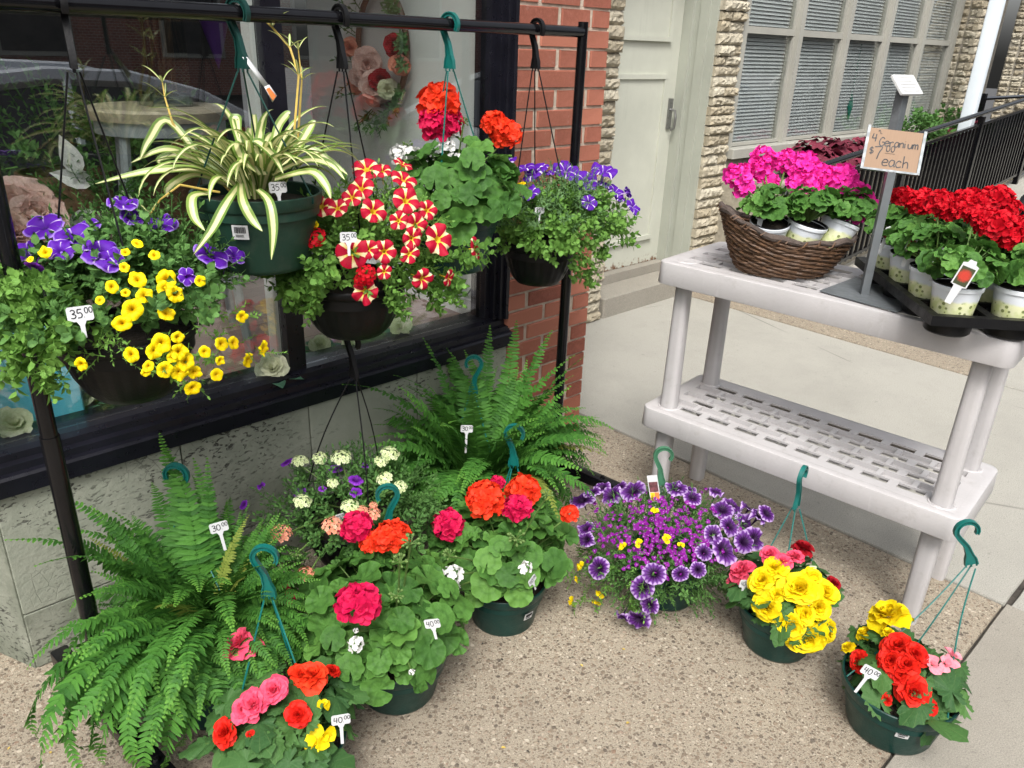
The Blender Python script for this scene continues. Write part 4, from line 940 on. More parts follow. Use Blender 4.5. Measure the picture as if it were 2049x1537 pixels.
flowers(b1, 'calibrachoa_flower', [(275, 487, 24), (309, 510, 24), (251, 504, 20), (249, 535, 20), (275, 559, 33), (333, 558, 37), (401, 562, 26), (224, 574, 26), (251, 586, 20), (289, 591, 32), (330, 577, 30), (351, 588, 35), (200, 601, 20), (265, 620, 43), (244, 647, 38), (333, 627, 33), (485, 634, 24), (90, 504, 27), (60, 519, 16), (323, 687, 39), (356, 675, 26), (309, 702, 37), (263, 710, 33), (359, 704, 35), (410, 704, 28), (444, 688, 31), (468, 686, 28), (528, 697, 33), (497, 721, 28), (162, 729, 26), (297, 733, 24), (330, 740, 35), (372, 724, 39), (359, 745, 33), (389, 745, 33), (441, 722, 22), (434, 750, 26), (386, 777, 34), (292, 745, 18), (345, 715, 24)], TRUMPS, 'f_yellow', (ec, (.24, .235, .25)), .1, .6)
tp = at_d(160, 628, depth(rim)-.25); price_tag(tp, '35.00', 'white 35.00 price tag in the purple and yellow petunia basket', cam_yaw(tp)+.15, -.3, .02, 1.1, .03)
# 2 spider plant, green pot
h = bpoint(.852, 0); rim = V3((h.x+.005, h.y-.005, 1.283)); R = .146
b2 = thing('spider_plant_basket', (rim.x, rim.y, rim.z-.17), 'striped spider plant in a deep dull green hanging pot', 'hanging basket', 'baskets hanging on the rack')
pot = bowl_pot(b2, rim, R, .175, 'moss_plastic', 'straight'); hanger(b2, h, 1.9, 'green_plastic', rim, R, 1.0)
p_, n_ = on_ell(481, 465, rim+V3((0, 0, -.1)), (R*.93, R*.93, .4)); barcode(b2, p_, (n_.x, n_.y, -.12), .032)
def strap(t, base, az, L, arch, w, seed, curl=1.0, droop=1.4, mat='spider', tw=0.):
    q = random.Random(seed); n = 16; e = arch; P = V3(base)-t.location; pts = []; hd = V3((math.cos(az), math.sin(az), 0)); step = L/n
    for i in range(n+1):
        pts.append((P.copy(), e)); P = P+(hd*math.cos(e)+V3((0, 0, 1))*math.sin(e))*step; e -= droop*(i/n)**.8/n*2.0*curl; az2 = az+tw*i/n; hd = V3((math.cos(az2), math.sin(az2), 0))
    V = []; PC = []; rz = q.random()
    for i, (p, e) in enumerate(pts):
        u = i/n; ww = w*(.55+.45*math.sin(min(1, u*1.6)*PI/2))*(1-max(0, (u-.55)/.45)**1.7)+.0006; sd_ = V3((-hd.y, hd.x, 0)); nn = V3((-math.sin(e)*hd.x, -math.sin(e)*hd.y, math.cos(e)))
        for s in (-1, -.5, 0, .5, 1): V.append(p+sd_*s*ww*.5+nn*abs(s)*ww*.22); PC.append((u, s, rz))
    F = [(i*5+k, i*5+k+1, (i+1)*5+k+1, (i+1)*5+k) for i in range(n) for k in range(4)]
    gp('leaf', G().add(V, F, PC), M[mat], t, None, True, None, None, 0)
q = random.Random(8); cc = rim+V3((0, 0, -.015))
for i in range(78):
    az = i*2.39996+q.uniform(-.3, .3); k = q.random(); strap(b2, cc+V3((math.cos(az)*.05*q.random(), math.sin(az)*.05*q.random(), 0)), az, q.uniform(.17, .3), q.uniform(.75, 1.35), q.uniform(.014, .022), i, 1.0, q.uniform(1.2, 2.3), tw=q.uniform(-.5, .5))
tc = math.atan2(to_cam(rim).y, to_cam(rim).x)
def strap_path(t, pts, w, seed):
    P = [at_d(x, y, dr-o)-t.location for x, y, o in pts]; sm = []; n = len(P)
    for i in range(n-1):
        p0, p1, p2, p3 = P[max(0, i-1)], P[i], P[i+1], P[min(n-1, i+2)]
        for k in range(6): u = k/6; sm.append(.5*(2*p1+(p2-p0)*u+(2*p0-5*p1+4*p2-p3)*u*u+(3*p1-p0-3*p2+p3)*u**3))
    sm.append(P[-1]); V = []; PC = []; N = len(sm)-1; rz = random.Random(seed).random()
    for i, p in enumerate(sm):
        d = (sm[min(i+1, N)]-sm[max(i-1, 0)]).normalized(); tc_ = to_cam(p+t.location); sd_ = d.cross(tc_*.7+V3((0, 0, .7))).normalized(); nn = sd_.cross(d); u = i/N; ww = w*(.6+.4*math.sin(min(1, u*1.6)*PI/2))*(1-max(0, (u-.5)/.5)**1.8)+.0006
        for s_ in (-1, -.5, 0, .5, 1): V.append(p+sd_*s_*ww*.5+nn*abs(s_)*ww*.2); PC.append((u, s_, rz))
    gp('leaf', G().add(V, [(i*5+k, i*5+k+1, (i+1)*5+k+1, (i+1)*5+k) for i in range(N) for k in range(4)], PC), M['spider'], t, None, True, None, None, 0)
dr = depth(rim)
for i, pts in enumerate((((478, 372, .12), (452, 410, .19), (425, 460, .2), (387, 510, .2)), ((482, 368, .12), (486, 405, .2), (505, 442, .2), (525, 463, .2)), ((515, 380, .14), (538, 405, .19), (547, 460, .19), (543, 520, .18)), ((420, 388, .1), (386, 395, .15), (388, 435, .16), (410, 462, .16)),
    ((472, 372, .05), (400, 342, .1), (300, 344, .15), (190, 368, .17)), ((465, 365, .03), (385, 318, .05), (330, 300, .08), (262, 326, .1)), ((450, 370, .05), (390, 350, .1), (340, 375, .13), (335, 395, .13)), ((430, 360, .05), (340, 245, .06), (300, 280, .09), (280, 320, .1)), ((470, 360, .0), (400, 310, .0), (325, 318, .02), (320, 330, .02)),
    ((545, 350, .06), (610, 322, .06), (660, 330, .07), (690, 360, .08)), ((555, 340, .0), (610, 300, .0), (655, 320, .0), (696, 350, .0)), ((550, 360, .1), (620, 345, .13), (650, 370, .14), (662, 398, .14)), ((520, 350, .1), (475, 290, .12), (485, 320, .16), (512, 345, .18)), ((530, 350, .1), (510, 285, .12), (545, 310, .16), (567, 348, .18)), ((500, 350, .1), (470, 250, .08), (475, 240, .08), (480, 280, .12)), ((540, 330, .0), (555, 260, .0), (575, 230, .0), (580, 228, .0)), ((560, 340, .0), (600, 290, .0), (625, 250, .0), (632, 245, .0)))):
    strap_path(b2, pts, .021, 100+i)
def runner(pts, d, fl):
    P = [at_d(x, y, dd) for (x, y), dd in zip(pts, d)]; L = b2.location; gp('runner_stem', G().tube([p-L for p in P], [.0026]*(len(P)-2)+[.002, .0012], 6), M['stem_yellow'], b2)
    for k, i in enumerate(fl):
        for j in range(3): strap(b2, P[i], j*2.1+k, .04+.02*(j % 2), 1.0-.2*j, .006, 300+k*9+j, 1, .6)
runner([(462, 385), (385, 305), (345, 245), (330, 195), (325, 165)], [dr, dr-.03, dr-.06, dr-.07, dr-.07], [4, 3])
runner([(588, 275), (592, 225), (598, 150), (580, 95), (545, 55), (510, 22), (487, 8)], [dr-.02, dr-.04, dr-.05, dr-.06, dr-.06, dr-.05, dr-.04], [6, 3, 2, 4])
runner([(596, 280), (600, 220), (604, 160), (597, 100)], [dr, dr-.02, dr-.03, dr-.04], [3, 2])
runner([(440, 385), (360, 370), (320, 400), (300, 430)], [dr-.1, dr-.15, dr-.16, dr-.16], [3])
tp = at_d(556, 375, depth(rim)-.1); price_tag(tp, '35.00', 'cream 35.00 price tag standing in the spider plant pot', cam_yaw(tp)-.1, -.05, -.05, .95, .03)
o = gp('hanger_tag', G().add([(0, 0, 0), (.012, 0, .0), (.05, -.01, -.055), (.04, -.01, -.06)], [(0, 1, 2, 3)]).add([(.04, -.0105, -.06), (.052, -.0105, -.055), (.068, -.012, -.078), (.056, -.012, -.092)], [(0, 1, 2, 3)]), M['white_plastic'], None, Matrix.Translation(h+V3((-.005, -.012, -.085)))); o.modifiers.new('thick', 'SOLIDIFY').thickness = .001
M['orange_print'] = plain('orange_print', (.8, .2, .05), .5, .1); gp('print', G().add([(.043, -.0125, -.064), (.051, -.0125, -.0605), (.065, -.0145, -.079), (.056, -.0145, -.088)], [(0, 1, 2, 3)]), M['orange_print'], o)
tag(o, 'white and orange paper strap tag looped on the spider plant hanger', 'tag')
# 3 red and yellow star petunias, black bowl
h = bpoint(1.119, 0); rim = V3((h.x-.012, h.y-.015, 1.03)); R = .148
b3 = thing('star_petunia_basket', (rim.x, rim.y, rim.z-.15), 'black hanging basket of red petunias with yellow stars', 'hanging basket', 'baskets hanging on the rack')
bowl_pot(b3, rim, R, .15, 'black_plastic'); hanger(b3, h, 1.6, 'black_plastic', rim, R, .2)
ec = (rim.x+.05, rim.y-.02, rim.z+.075); er = (.245, .225, .215)
foliage(b3, cloud((ec[0]-.02, ec[1], ec[2]), (.2, .18, .16), 330, .06, SPR, -.45, .35, 7)+cloud((rim.x-.03, rim.y, rim.z+.05), (.2, .19, .1), 220, .055, SPRB, -.2, .5, 8), 'leaf_pet')
tr = []
for k, pts in enumerate((((600, 520), (590, 570), (600, 610)), ((640, 540), (630, 580), (625, 620)), ((820, 560), (850, 570), (870, 600)), ((760, 560), (780, 590), (790, 610)), ((860, 530), (910, 520), (950, 510)), ((570, 530), (560, 560), (585, 590)), ((880, 550), (900, 560), (895, 590)))):
    tr += trail([on_ell(x, y, (rim.x, rim.y, rim.z+.03), (.21, .2, .14))[0] for x, y in pts], 20, .05, SPRB, 60+k, .02)
foliage(b3, tr, 'leaf_pet', 'trailing_foliage')
flowers(b3, 'petunia_flower', [(733, 337, 50), (722, 376, 46), (809, 358, 50), (807, 328, 36), (813, 400, 52), (748, 421, 46), (643, 412, 46), (675, 416, 40), (704, 394, 36), (856, 420, 40), (798, 441, 40), (834, 450, 44), (825, 476, 44), (878, 479, 57), (704, 506, 55), (737, 499, 36), (769, 503, 43), (820, 508, 42), (769, 544, 32), (847, 559, 44), (730, 584, 49), (952, 497, 42), (899, 557, 32), (764, 340, 40)], TRUMP, 'f_red_star', (ec, er), .1, .6, scale=.55)
flowers(b3, 'verbena_head', [(630, 477, 52), (733, 550, 46), (722, 560, 30)], VERB, 'p_red', (ec, er), .3, .3, scale=.55)
flowers(b3, 'calibrachoa_flower', [(628, 450, 18), (622, 462, 16)], TRUMPS, 'f_yellow', (ec, er))
tp = at_d(697, 475, depth(rim)-.3); price_tag(tp, '35.00', 'white 35.00 price tag among the red star petunias', cam_yaw(tp), -.1, 0, .95, .03)
# 4 geranium basket behind, green pot
h = bpoint(1.481, 0); rim = V3((h.x+.015, h.y+.0, 1.15)); R = .135
b4 = thing('geranium_basket', (rim.x, rim.y, rim.z-.16), 'green hanging basket of orange, crimson and white geraniums', 'hanging basket', 'baskets hanging on the rack')
bowl_pot(b4, rim, R, .165, 'green_plastic', 'straight'); hanger(b4, h, 1.75, 'teal_plastic', rim, R, -.5)
ec = (rim.x, rim.y-.02, rim.z+.05); leaves(b4, ec, (.19, .18, .16), 120, LEAF_G, .042, -.35, 4, soilc=tuple(rim))
e4 = (ec, (.17, .17, .2)); st = rim+V3((0, 0, .03))
def heads(t, lst, ell, dep_, seed=0):
    segs = []; L = t.location; q = random.Random(seed)
    for k, (x, y, d, kind) in enumerate(lst):
        p = at_d(x, y, dep_(x, y)) if dep_ else on_ell(x, y, *ell)[0]; s = d*depth(p)/FPX*.5
        ms, mt, nm = {'o': (HEAD, 'p_orange', 'flower_head'), 'c': (HEAD, 'p_crimson', 'flower_head'), 'r': (HEAD, 'p_red', 'flower_head'), 'w': (HEADW, 'p_white', 'flower_head'), 'm': (HEADP, 'p_magenta', 'flower_head'), 'p': (VERB, 'p_peach', 'flower_head'), 'l': (VERB, 'p_lime', 'flower_head'), 'b': (BUDS, 'stem', 'bud_cluster')}[kind]
        n = to_cam(p)*.45+V3((q.uniform(-.3, .3), q.uniform(-.3, .3), 1)); part(nm, ms[k % len(ms)], t, TRS(p-L, frame(n, q.uniform(0, 6)), s*1.05), M[mt]); segs.append((ell[0], p-n.normalized()*s*.4))
    stems_part(t, segs, 'stem', .0024, 'flower_stems')
d4 = depth(rim)
heads(b4, [(878, 208, 80, 'o'), (882, 246, 76, 'c'), (990, 250, 52, 'o'), (1012, 270, 60, 'o'), (803, 312, 48, 'w'), (825, 310, 40, 'w'), (900, 265, 34, 'w'), (893, 295, 36, 'w'), (908, 322, 36, 'w'), (815, 290, 20, 'b'), (928, 245, 18, 'b')], (st, (.2, .2, .2)), lambda x, y: d4-.08 if x < 950 else d4+.02, 4)
for k, (x, y, d) in enumerate(((870, 358, 52), (944, 389, 46), (921, 452, 72), (1018, 405, 50), (985, 420, 44), (880, 400, 40), (945, 320, 48))):
    p, n = on_ell(x, y, ec, (.19, .19, .19)); part('leaf', LEAF_G[k % 5], b4, TRS(p-b4.location, frame(n+to_cam(p)*.6+V3((0, 0, .2)), k), d*depth(p)/FPX*.55))
tp = at_d(988, 398, d4-.12); price_tag(tp, '40.00', 'partly hidden white price tag in the hanging geranium basket', cam_yaw(tp), -.2, .05, .9, .03)
# 5 purple petunias, black bowl by the brick pier
h = bpoint(1.849, 0); rim = V3((h.x+.02, h.y-.035, 1.02)); R = .128
b5 = thing('purple_petunia_basket', (rim.x, rim.y, rim.z-.14), 'black hanging basket of purple white-striped petunias before the brick pier', 'hanging basket', 'baskets hanging on the rack')
bowl_pot(b5, rim, R, .145, 'black_plastic'); hanger(b5, h, 1.5, 'black_plastic', rim, R, .9)
ec = (rim.x+.055, rim.y-.03, rim.z+.035); er = (.255, .215, .17)
foliage(b5, cloud((ec[0]-.01, ec[1], ec[2]+.03), (.2, .17, .13), 300, .06, SPRN, -.2, .3, 9), 'leaf_pets')
tr = cloud((ec[0]+.02, ec[1]-.03, ec[2]-.02), (.2, .18, .12), 280, .056, SPRB, -.12, .5, 10)
for k, pts in enumerate((((1130, 480), (1150, 530), (1165, 575)), ((1180, 470), (1180, 510), (1175, 555)), ((1060, 460), (1080, 490), (1090, 520)), ((1200, 450), (1215, 490), (1205, 520)), ((1020, 440), (1010, 470), (1020, 490)))):
    tr += trail([on_ell(x, y, ec, (.2, .18, .18))[0] for x, y in pts], 14, .048, SPRB, 80+k, .018)
foliage(b5, tr, 'leaf_pet', 'trailing_foliage')
flowers(b5, 'petunia_flower', [(1008, 328, 46), (1049, 335, 42), (1069, 344, 50), (1132, 340, 47), (1174, 360, 48), (1208, 340, 47), (1062, 385, 35), (1179, 405, 30), (1233, 382, 32), (1257, 385, 24, (.8, -.3, .2)), (1268, 414, 32), (1022, 355, 30), (997, 322, 28), (1102, 345, 24), (1210, 369, 30), (1240, 395, 24), (1085, 335, 24)], TRUMP, 'f_purple_line', (ec, er), .2, .6, scale=.58)
flowers(b5, 'calibrachoa_flower', [(1044, 367, 16), (1022, 372, 12)], TRUMPS, 'f_yellow', (ec, er))
tp = at_d(1080, 421, depth(rim)-.16); price_tag(tp, '35.00', 'small 35.00 price tag half buried in the right purple petunia basket', cam_yaw(tp), -.15, 0, .75, .03)
# 6 basket slung low under the star petunias: violet petunias, lime and peach verbenas
h = V3((1.105, 1.748, .85)); rim = V3((1.06, 1.725, .32)); R = .145
b6 = thing('verbena_basket', (rim.x, rim.y, rim.z-.15), 'low black basket of violet petunias with lime and peach verbenas', 'hanging basket')
bowl_pot(b6, rim, R, .15, 'black_plastic'); hanger(b6, h, 1.6, 'black_plastic', rim, R, .3, bend=.02)
ec = (rim.x, rim.y-.02, rim.z+.0); er = (.26, .24, .14)
foliage(b6, cloud((ec[0], ec[1], ec[2]+.02), (.24, .22, .12), 330, .065, SPR, -.15, .35, 12)+cloud((ec[0]+.02, ec[1]-.06, ec[2]-.05), (.22, .2, .12), 120, .05, SPRB, -.4, .5, 13), 'leaf_petd')
flowers(b6, 'petunia_flower', [(574, 925, 26), (672, 937, 34), (712, 960, 30), (712, 985, 30), (600, 985, 26), (645, 978, 18), (522, 972, 22), (487, 1010, 22), (730, 932, 20)], TRUMP, 'f_violet', (ec, er), .2, .4)
heads(b6, [(600, 925, 40, 'l'), (640, 918, 34, 'l'), (683, 918, 48, 'l'), (780, 910, 44, 'l'), (762, 925, 34, 'l'), (665, 968, 28, 'l'), (605, 1005, 42, 'l'), (700, 1015, 44, 'l'), (770, 960, 40, 'l'), (800, 975, 34, 'l'), (563, 1069, 50, 'p'), (665, 1054, 50, 'p'), (722, 1024, 34, 'p'), (745, 1030, 40, 'p'), (612, 1151, 46, 'p'), (592, 1108, 22, 'b'), (747, 1012, 20, 'p')], (V3(ec)+V3((0, 0, .02)), (.3, .29, .17)), None, 6)
tp = at_d(680, 1034, depth(rim)-.2); price_tag(tp, '35.00', 'white price tag half hidden behind the peach verbena head', cam_yaw(tp)+.4, 0, 0, .7, .04)
# ================================================================== FERNS
def frond_mesh(seed, L=.55, arch=1.15, droop=1.9, pl=.06, npair=42):
    q = random.Random(seed); g = G(); n = npair; e = arch; P = V3((0, 0, 0)); pts = []; az = 0
    for i in range(n+1):
        d = V3((math.sin(az), math.cos(az)*math.cos(e), math.sin(e))).normalized(); pts.append((P.copy(), d)); P = P+d*(L/n); e -= droop/n*(.4+1.2*i/n); az += q.gauss(0, .03)
    g.tube([p for p, d in pts[::3]], [.0016-.0011*i/len(pts[::3]) for i in range(len(pts[::3]))], 3, False, (0, 0, .9))
    tw = q.uniform(-.5, .5)
    for i, (p, d) in enumerate(pts):
        u = i/n
        if u < .1: continue
        ll = pl*(math.sin(min(1, (u-.04)/.3)*PI/2))*(1-max(0, (u-.3)/.7)**1.5)+.004; up = V3((0, 0, 1)); sd_ = d.cross(up); sd_ = V3((1, 0, 0)) if sd_.length < .1 else sd_.normalized(); nn = sd_.cross(d).normalized()
        for s in (-1, 1):
            fw = .25+.3*u; ax = (sd_*s+d*fw+nn*(q.uniform(-.25, .35)+tw*s*.4)+d*q.uniform(-.12, .12)).normalized(); wv = (d-ax*d.dot(ax)).normalized(); nz = ax.cross(wv); W = .0125*(.75+.4*math.sin(u*PI))*(1-.4*u)+.001; l2 = ll*q.uniform(.8, 1.12); V = []; PC = []
            for k, (t, w) in enumerate(((0, .5), (.18, 1.05), (.5, .95), (.8, .68), (1, .1))):
                c_ = p+ax*l2*t-V3((0, 0, 1))*l2*.22*t*t+wv*l2*.05*t
                for r_ in (-1, 0, 1): V.append(c_+wv*W*w*r_*.5+nz*s*abs(r_)*W*w*.12); PC.append((u*.85+.15*t, r_, q.random() if r_ == -9 else .5*((i*7) % 10)/10))
            g.add(V, [(k*3+j, k*3+j+1, k*3+j+4, k*3+j+3) for k in range(4) for j in range(2)], PC)
    return g.mesh('frond', M['fern'], True, 0)
FR_UP = [frond_mesh(i, .5, 1.3, .45+.2*i, .046) for i in range(5)]
FR_MID = [frond_mesh(10+i, .5, 1.05, 1.3+.22*i, .05) for i in range(7)]
FR_LOW = [frond_mesh(20+i, .52, .75, 1.9+.25*i, .052) for i in range(7)]
M['fern_old'] = leafmat('fern_leaf_old', (.12, .17, .03), (.22, .27, .05), trans=.25)
def fern(c, label, potR, potH, lay, seed, name='boston_fern', skip=None):
    t = thing(name, (c[0], c[1], 0), label, 'fern', 'potted ferns on the paving'); q = random.Random(seed); rim = V3((c[0], c[1], potH)); bowl_pot(t, rim, potR, potH, 'green_plastic', 'straight')
    for meshes, n, s0, s1, a0, a1 in lay:
        for i in range(n):
            az = a0+(a1-a0)*(i+q.random())/n; r0 = potR*.55*q.random(); b = V3((math.cos(az)*r0, math.sin(az)*r0, potH-.02))
            sc_ = q.uniform(s0, s1)
            if skip and (az % (2*PI) > 4.45 or az % (2*PI) < .9): sc_ = min(sc_, .58)
            if skip and meshes is not FR_UP and skip[0] < az % (2*PI) < skip[1] and q.random() < .8: continue
            part('frond', q.choice(meshes), t, TRS(b, Matrix.Rotation(az-PI/2, 4, 'Z') @ Matrix.Rotation(q.uniform(-.4, .4), 4, 'Y') @ Matrix.Rotation(q.uniform(-.15, .15), 4, 'X'), sc_), M['fern_old'] if q.random() < .025 else None)
    return t, rim
f1, r1 = fern((.57, 1.63), 'large cascading fern in the left corner below the purple petunias', .14, .27, ((FR_UP, 60, .6, 1.05, 0, 2*PI), (FR_MID, 90, .45, .85, 0, 2*PI), (FR_LOW, 90, .4, .75, 0, 2*PI), (FR_LOW, 56, .65, .98, PI*.97, PI*1.7), (FR_MID, 20, .6, .9, PI*1.0, PI*1.6), (FR_MID, 16, .7, .9, PI*.2, PI*.5)), 1, skip=(1.75, 2.95))
hk = at_d(352, 950, depth(r1)+.02); hanger(f1, hk, -.76, 'teal_plastic', r1, .13, .8)
tp = at_d(438, 1055, depth(r1)-.12); price_tag(tp, '30.00', 'white 30.00 price tag standing in the left fern', cam_yaw(tp), -.1, -.12, 1.05, .05)
f2, r2 = fern((1.6, 1.76), 'upright fern standing against the stone base near the brick pier', .14, .22, ((FR_UP, 48, .75, 1.2, 0, 2*PI), (FR_MID, 100, .6, 1.1, 0, 2*PI), (FR_LOW, 80, .45, .85, 0, 2*PI), (FR_MID, 14, .85, 1.1, -.9, .5)), 2)
hk = at_d(948, 728, depth(r2)-.02); hanger(f2, hk, -.76, 'teal_plastic', r2, .13, .4)
tp = at_d(934, 858, depth(r2)-.25); price_tag(tp, '30.00', 'white 30.00 price tag standing in the fern near the brick pier', cam_yaw(tp), -.1, .03, .98, .07)
# ================================================================== GERANIUMS ON THE PAVING
def ger_pot(px, py, z, R, H, label, dome, nleaf, lsize, hooktop, hookyaw, seed, name='geranium_pot'):
    rim = at_z(px, py, z); t = thing(name, (rim.x, rim.y, z-H), label, 'potted plant'); bowl_pot(t, rim, R, H, 'green_plastic', 'straight'); c = rim+V3(dome[0]); leaves(t, c, dome[1], nleaf, LEAF_G, lsize, -.22, seed, soilc=tuple(rim))
    hk = at_d(*hooktop, depth(rim)+.02); hanger(t, hk, hookyaw, 'teal_plastic', rim, R*.98, seed*.7); return t, rim, c
t, rim, c = ger_pot(795, 1290, .15, .135, .15, 'bushy geranium with a crimson head low in front, dark green pot', ((-.03, .03, .085), (.23, .22, .16)), 200, .044, (775, 990), -.55, 1)
dd = depth(rim); gx = lambda k: (lambda x, y: dd+k)
heads(t, [(713, 1055, 60, 'c'), (785, 1073, 62, 'o'), (742, 1085, 44, 'o')], (rim, 0), gx(-.04), 1)
heads(t, [(718, 1210, 84, 'c'), (712, 1290, 34, 'w'), (712, 1262, 12, 'w'), (565, 1185, 30, 'c'), (578, 1200, 24, 'c'), (822, 1085, 34, 'b'), (800, 1125, 32, 'b'), (793, 1190, 28, 'b'), (824, 1345, 14, 'w')], (rim, 0), lambda x, y: dd-.28 if x > 600 else dd-.1, 2)
for k, (x, y, d) in enumerate(((665, 1280, 46), (760, 1380, 60), (860, 1300, 58), (800, 1240, 48), (880, 1240, 56), (700, 1340, 50), (820, 1180, 52), (760, 1320, 44), (640, 1200, 54), (900, 1180, 44), (850, 1360, 50))):
    p, n = on_ell(x, y, c, (.235, .225, .18)); part('leaf', LEAF_G[k % 5], t, TRS(p-t.location, frame(n+to_cam(p)*.3+V3((0, 0, .3)), k*1.3), d*depth(p)/FPX*.6))
tp = at_d(865, 1248, dd-.26); price_tag(tp, '40.00', 'white 40.00 price tag in the bushy geranium', cam_yaw(tp)-.2, -.1, -.25, .95, .03)
t, rim, c = ger_pot(1010, 1152, .15, .128, .155, 'geranium with orange, crimson and white heads in a clean green pot', ((.02, .03, .09), (.205, .195, .15)), 160, .044, (1030, 868), 2.2, 2)
d2 = depth(rim)
heads(t, [(898, 1050, 60, 'c'), (970, 1000, 70, 'o'), (1047, 983, 64, 'o'), (1035, 1018, 54, 'c'), (995, 966, 28, 'c'), (1140, 1028, 34, 'o')], (rim, 0), lambda x, y: d2-.05 if y < 990 else d2-.12, 3)
heads(t, [(906, 1150, 44, 'w'), (903, 1178, 40, 'w'), (1052, 1137, 30, 'w'), (1033, 1075, 34, 'b'), (900, 1112, 28, 'b'), (1095, 990, 22, 'b')], (rim, 0), lambda x, y: d2-.25, 4)
for k, (x, y, d) in enumerate(((975, 1125, 50), (980, 1170, 62), (1040, 1185, 50), (950, 1190, 40), (1110, 1130, 54), (1000, 1095, 40), (1020, 1150, 44))):
    p, n = on_ell(x, y, c, (.2, .2, .17)); part('leaf', LEAF_G[k % 5], t, TRS(p-t.location, frame(n+to_cam(p)*.4+V3((0, 0, .4)), k*1.3), d*depth(p)/FPX*.6), M['leaf_ger2'] if k < 4 else None)
tp = at_d(1065, 1161, d2-.2); price_tag(tp, '40.00', 'price tag turned nearly edge-on in the clean green geranium pot', cam_yaw(tp)+1.0, -.1, -.35, .85, .03)
p_, n_ = on_ell(1057, 1232, rim+V3((0, 0, -.07)), (.116, .116, .4)); barcode(t, p_, (n_.x, n_.y, -.25), .027)
# ================================================================== VEINED PETUNIA AND LOBELIA
rim = at_z(1338, 1108, .15); t = thing('lobelia_petunia_pot', (rim.x, rim.y, 0), 'spreading mix of veined violet petunias and tiny purple lobelia', 'potted plant'); bowl_pot(t, rim, .135, .15, 'green_plastic', 'straight')
c = rim+V3((0, .02, .02)); er = (.285, .265, .165); dd = depth(rim)
foliage(t, cloud(c, (.25, .23, .13), 420, .055, SPRN, -.3, .4, 15)+cloud(c+V3((0, 0, -.02)), (.24, .22, .12), 420, .055, SPR, -.8, .45, 16), 'leaf_petd')
flowers(t, 'petunia_flower', [(1165, 1000, 48), (1185, 985, 36), (1224, 990, 44), (1267, 982, 46), (1173, 1057, 32), (1173, 1080, 36), (1198, 1137, 44), (1309, 1148, 42), (1286, 1176, 45), (1300, 1211, 38), (1278, 1240, 46), (1245, 1234, 28), (1427, 1070, 40), (1448, 1100, 58), (1489, 1084, 44), (1510, 1078, 50), (1491, 1051, 50), (1518, 1035, 43), (1534, 1027, 39), (1446, 1020, 43), (1464, 1012, 41), (1499, 1018, 38), (1460, 1053, 38), (1432, 984, 33), (1386, 996, 40), (1354, 977, 40), (1409, 1105, 34), (1397, 1140, 30), (1362, 1148, 34), (1374, 980, 34), (1240, 975, 34), (1205, 975, 34), (1480, 1030, 36)], TRUMPV, 'f_veined', (c, er), .25, .45, scale=.55)
flowers(t, 'viola_flower', [(1278, 1088, 22), (1333, 1080, 24), (1311, 1023, 18), (1362, 1090, 16), (1247, 1094, 22), (1200, 1187, 22), (1194, 1203, 24), (1146, 1205, 24), (1163, 1133, 22), (1155, 1160, 18)], WING, 'p_yellow', (c, (.29, .28, .235)), .2, .5)
tr = []
for k, pts in enumerate((((1200, 1120), (1180, 1160), (1150, 1205)), ((1220, 1130), (1205, 1170), (1195, 1205)), ((1180, 1080), (1165, 1120), (1160, 1150)), ((1290, 1150), (1290, 1190), (1285, 1230)), ((1270, 1140), (1262, 1190), (1255, 1230)))):
    tr += trail([on_ell(x, y, c, (.27, .26, .22))[0] for x, y in pts], 16, .042, SPR, 140+k, .014)
foliage(t, tr, 'leaf_pet', 'trailing_foliage')
lob = petal(.9, .1, 0, .02, 2, 2, .35, 3); g = G()
for k in range(5): g.add(lob.v, lob.f, [(a, b, .3*k % 1) for a, b, _ in lob.p], Matrix.Rotation((0, .7, -.7, 2.6, -2.6)[k], 4, 'Z') @ Matrix.Rotation(.25, 4, 'X') @ Matrix.Scale(1 if k < 3 else .6, 4))
LB = g2np(g); q = random.Random(9); mats = []
while len(mats) < 430:
    x, y = q.gauss(1320, 85), q.gauss(1065, 42)
    if ((x-1325)/175)**2+((y-1070)/105)**2 > 1: continue
    p, n = on_ell(x, y, c, (.275, .255, .155)); mats.append(TRS(p, frame(n+to_cam(p)*.5+V3((q.uniform(-.5, .5), q.uniform(-.5, .5), q.uniform(-.3, .4))), q.uniform(0, 6)), q.uniform(.007, .0105)))
foliage(t, [(LB[0], LB[1], LB[2], mats)], 'p_lobelia', 'lobelia_flowers')
hk = at_d(1328, 912, dd+.03); hanger(t, hk, 2.38, 'sage_plastic', rim, .13, .6)
lp = at_d(1308, 975, dd-.03); o = thing('care_label', lp, 'printed plant label with orange stripe hanging from the pale green hook', 'tag'); o.rotation_euler = (-.1, -.25, cam_yaw(lp))
gp('card', G().box((-.016, 0, -.05), (.016, .001, .04)), M['white_plastic'], o, None, False); M['photo_print'] = plain('photo_print', (.12, .045, .05), .4, .9, 60); M['yellow_print'] = plain('yellow_print', (.85, .5, .02), .4, .1)
gp('picture', G().box((-.0135, -.0008, -.016), (.0135, -.0002, .018)), M['photo_print'], o, None, False); gp('stripe', G().box((-.0135, -.0008, -.046), (.0, -.0002, -.018)), M['yellow_print'], o, None, False); gp('stripe', G().box((.0005, -.0008, -.046), (.0135, -.0002, -.018)), M['orange_print'], o, None, False)
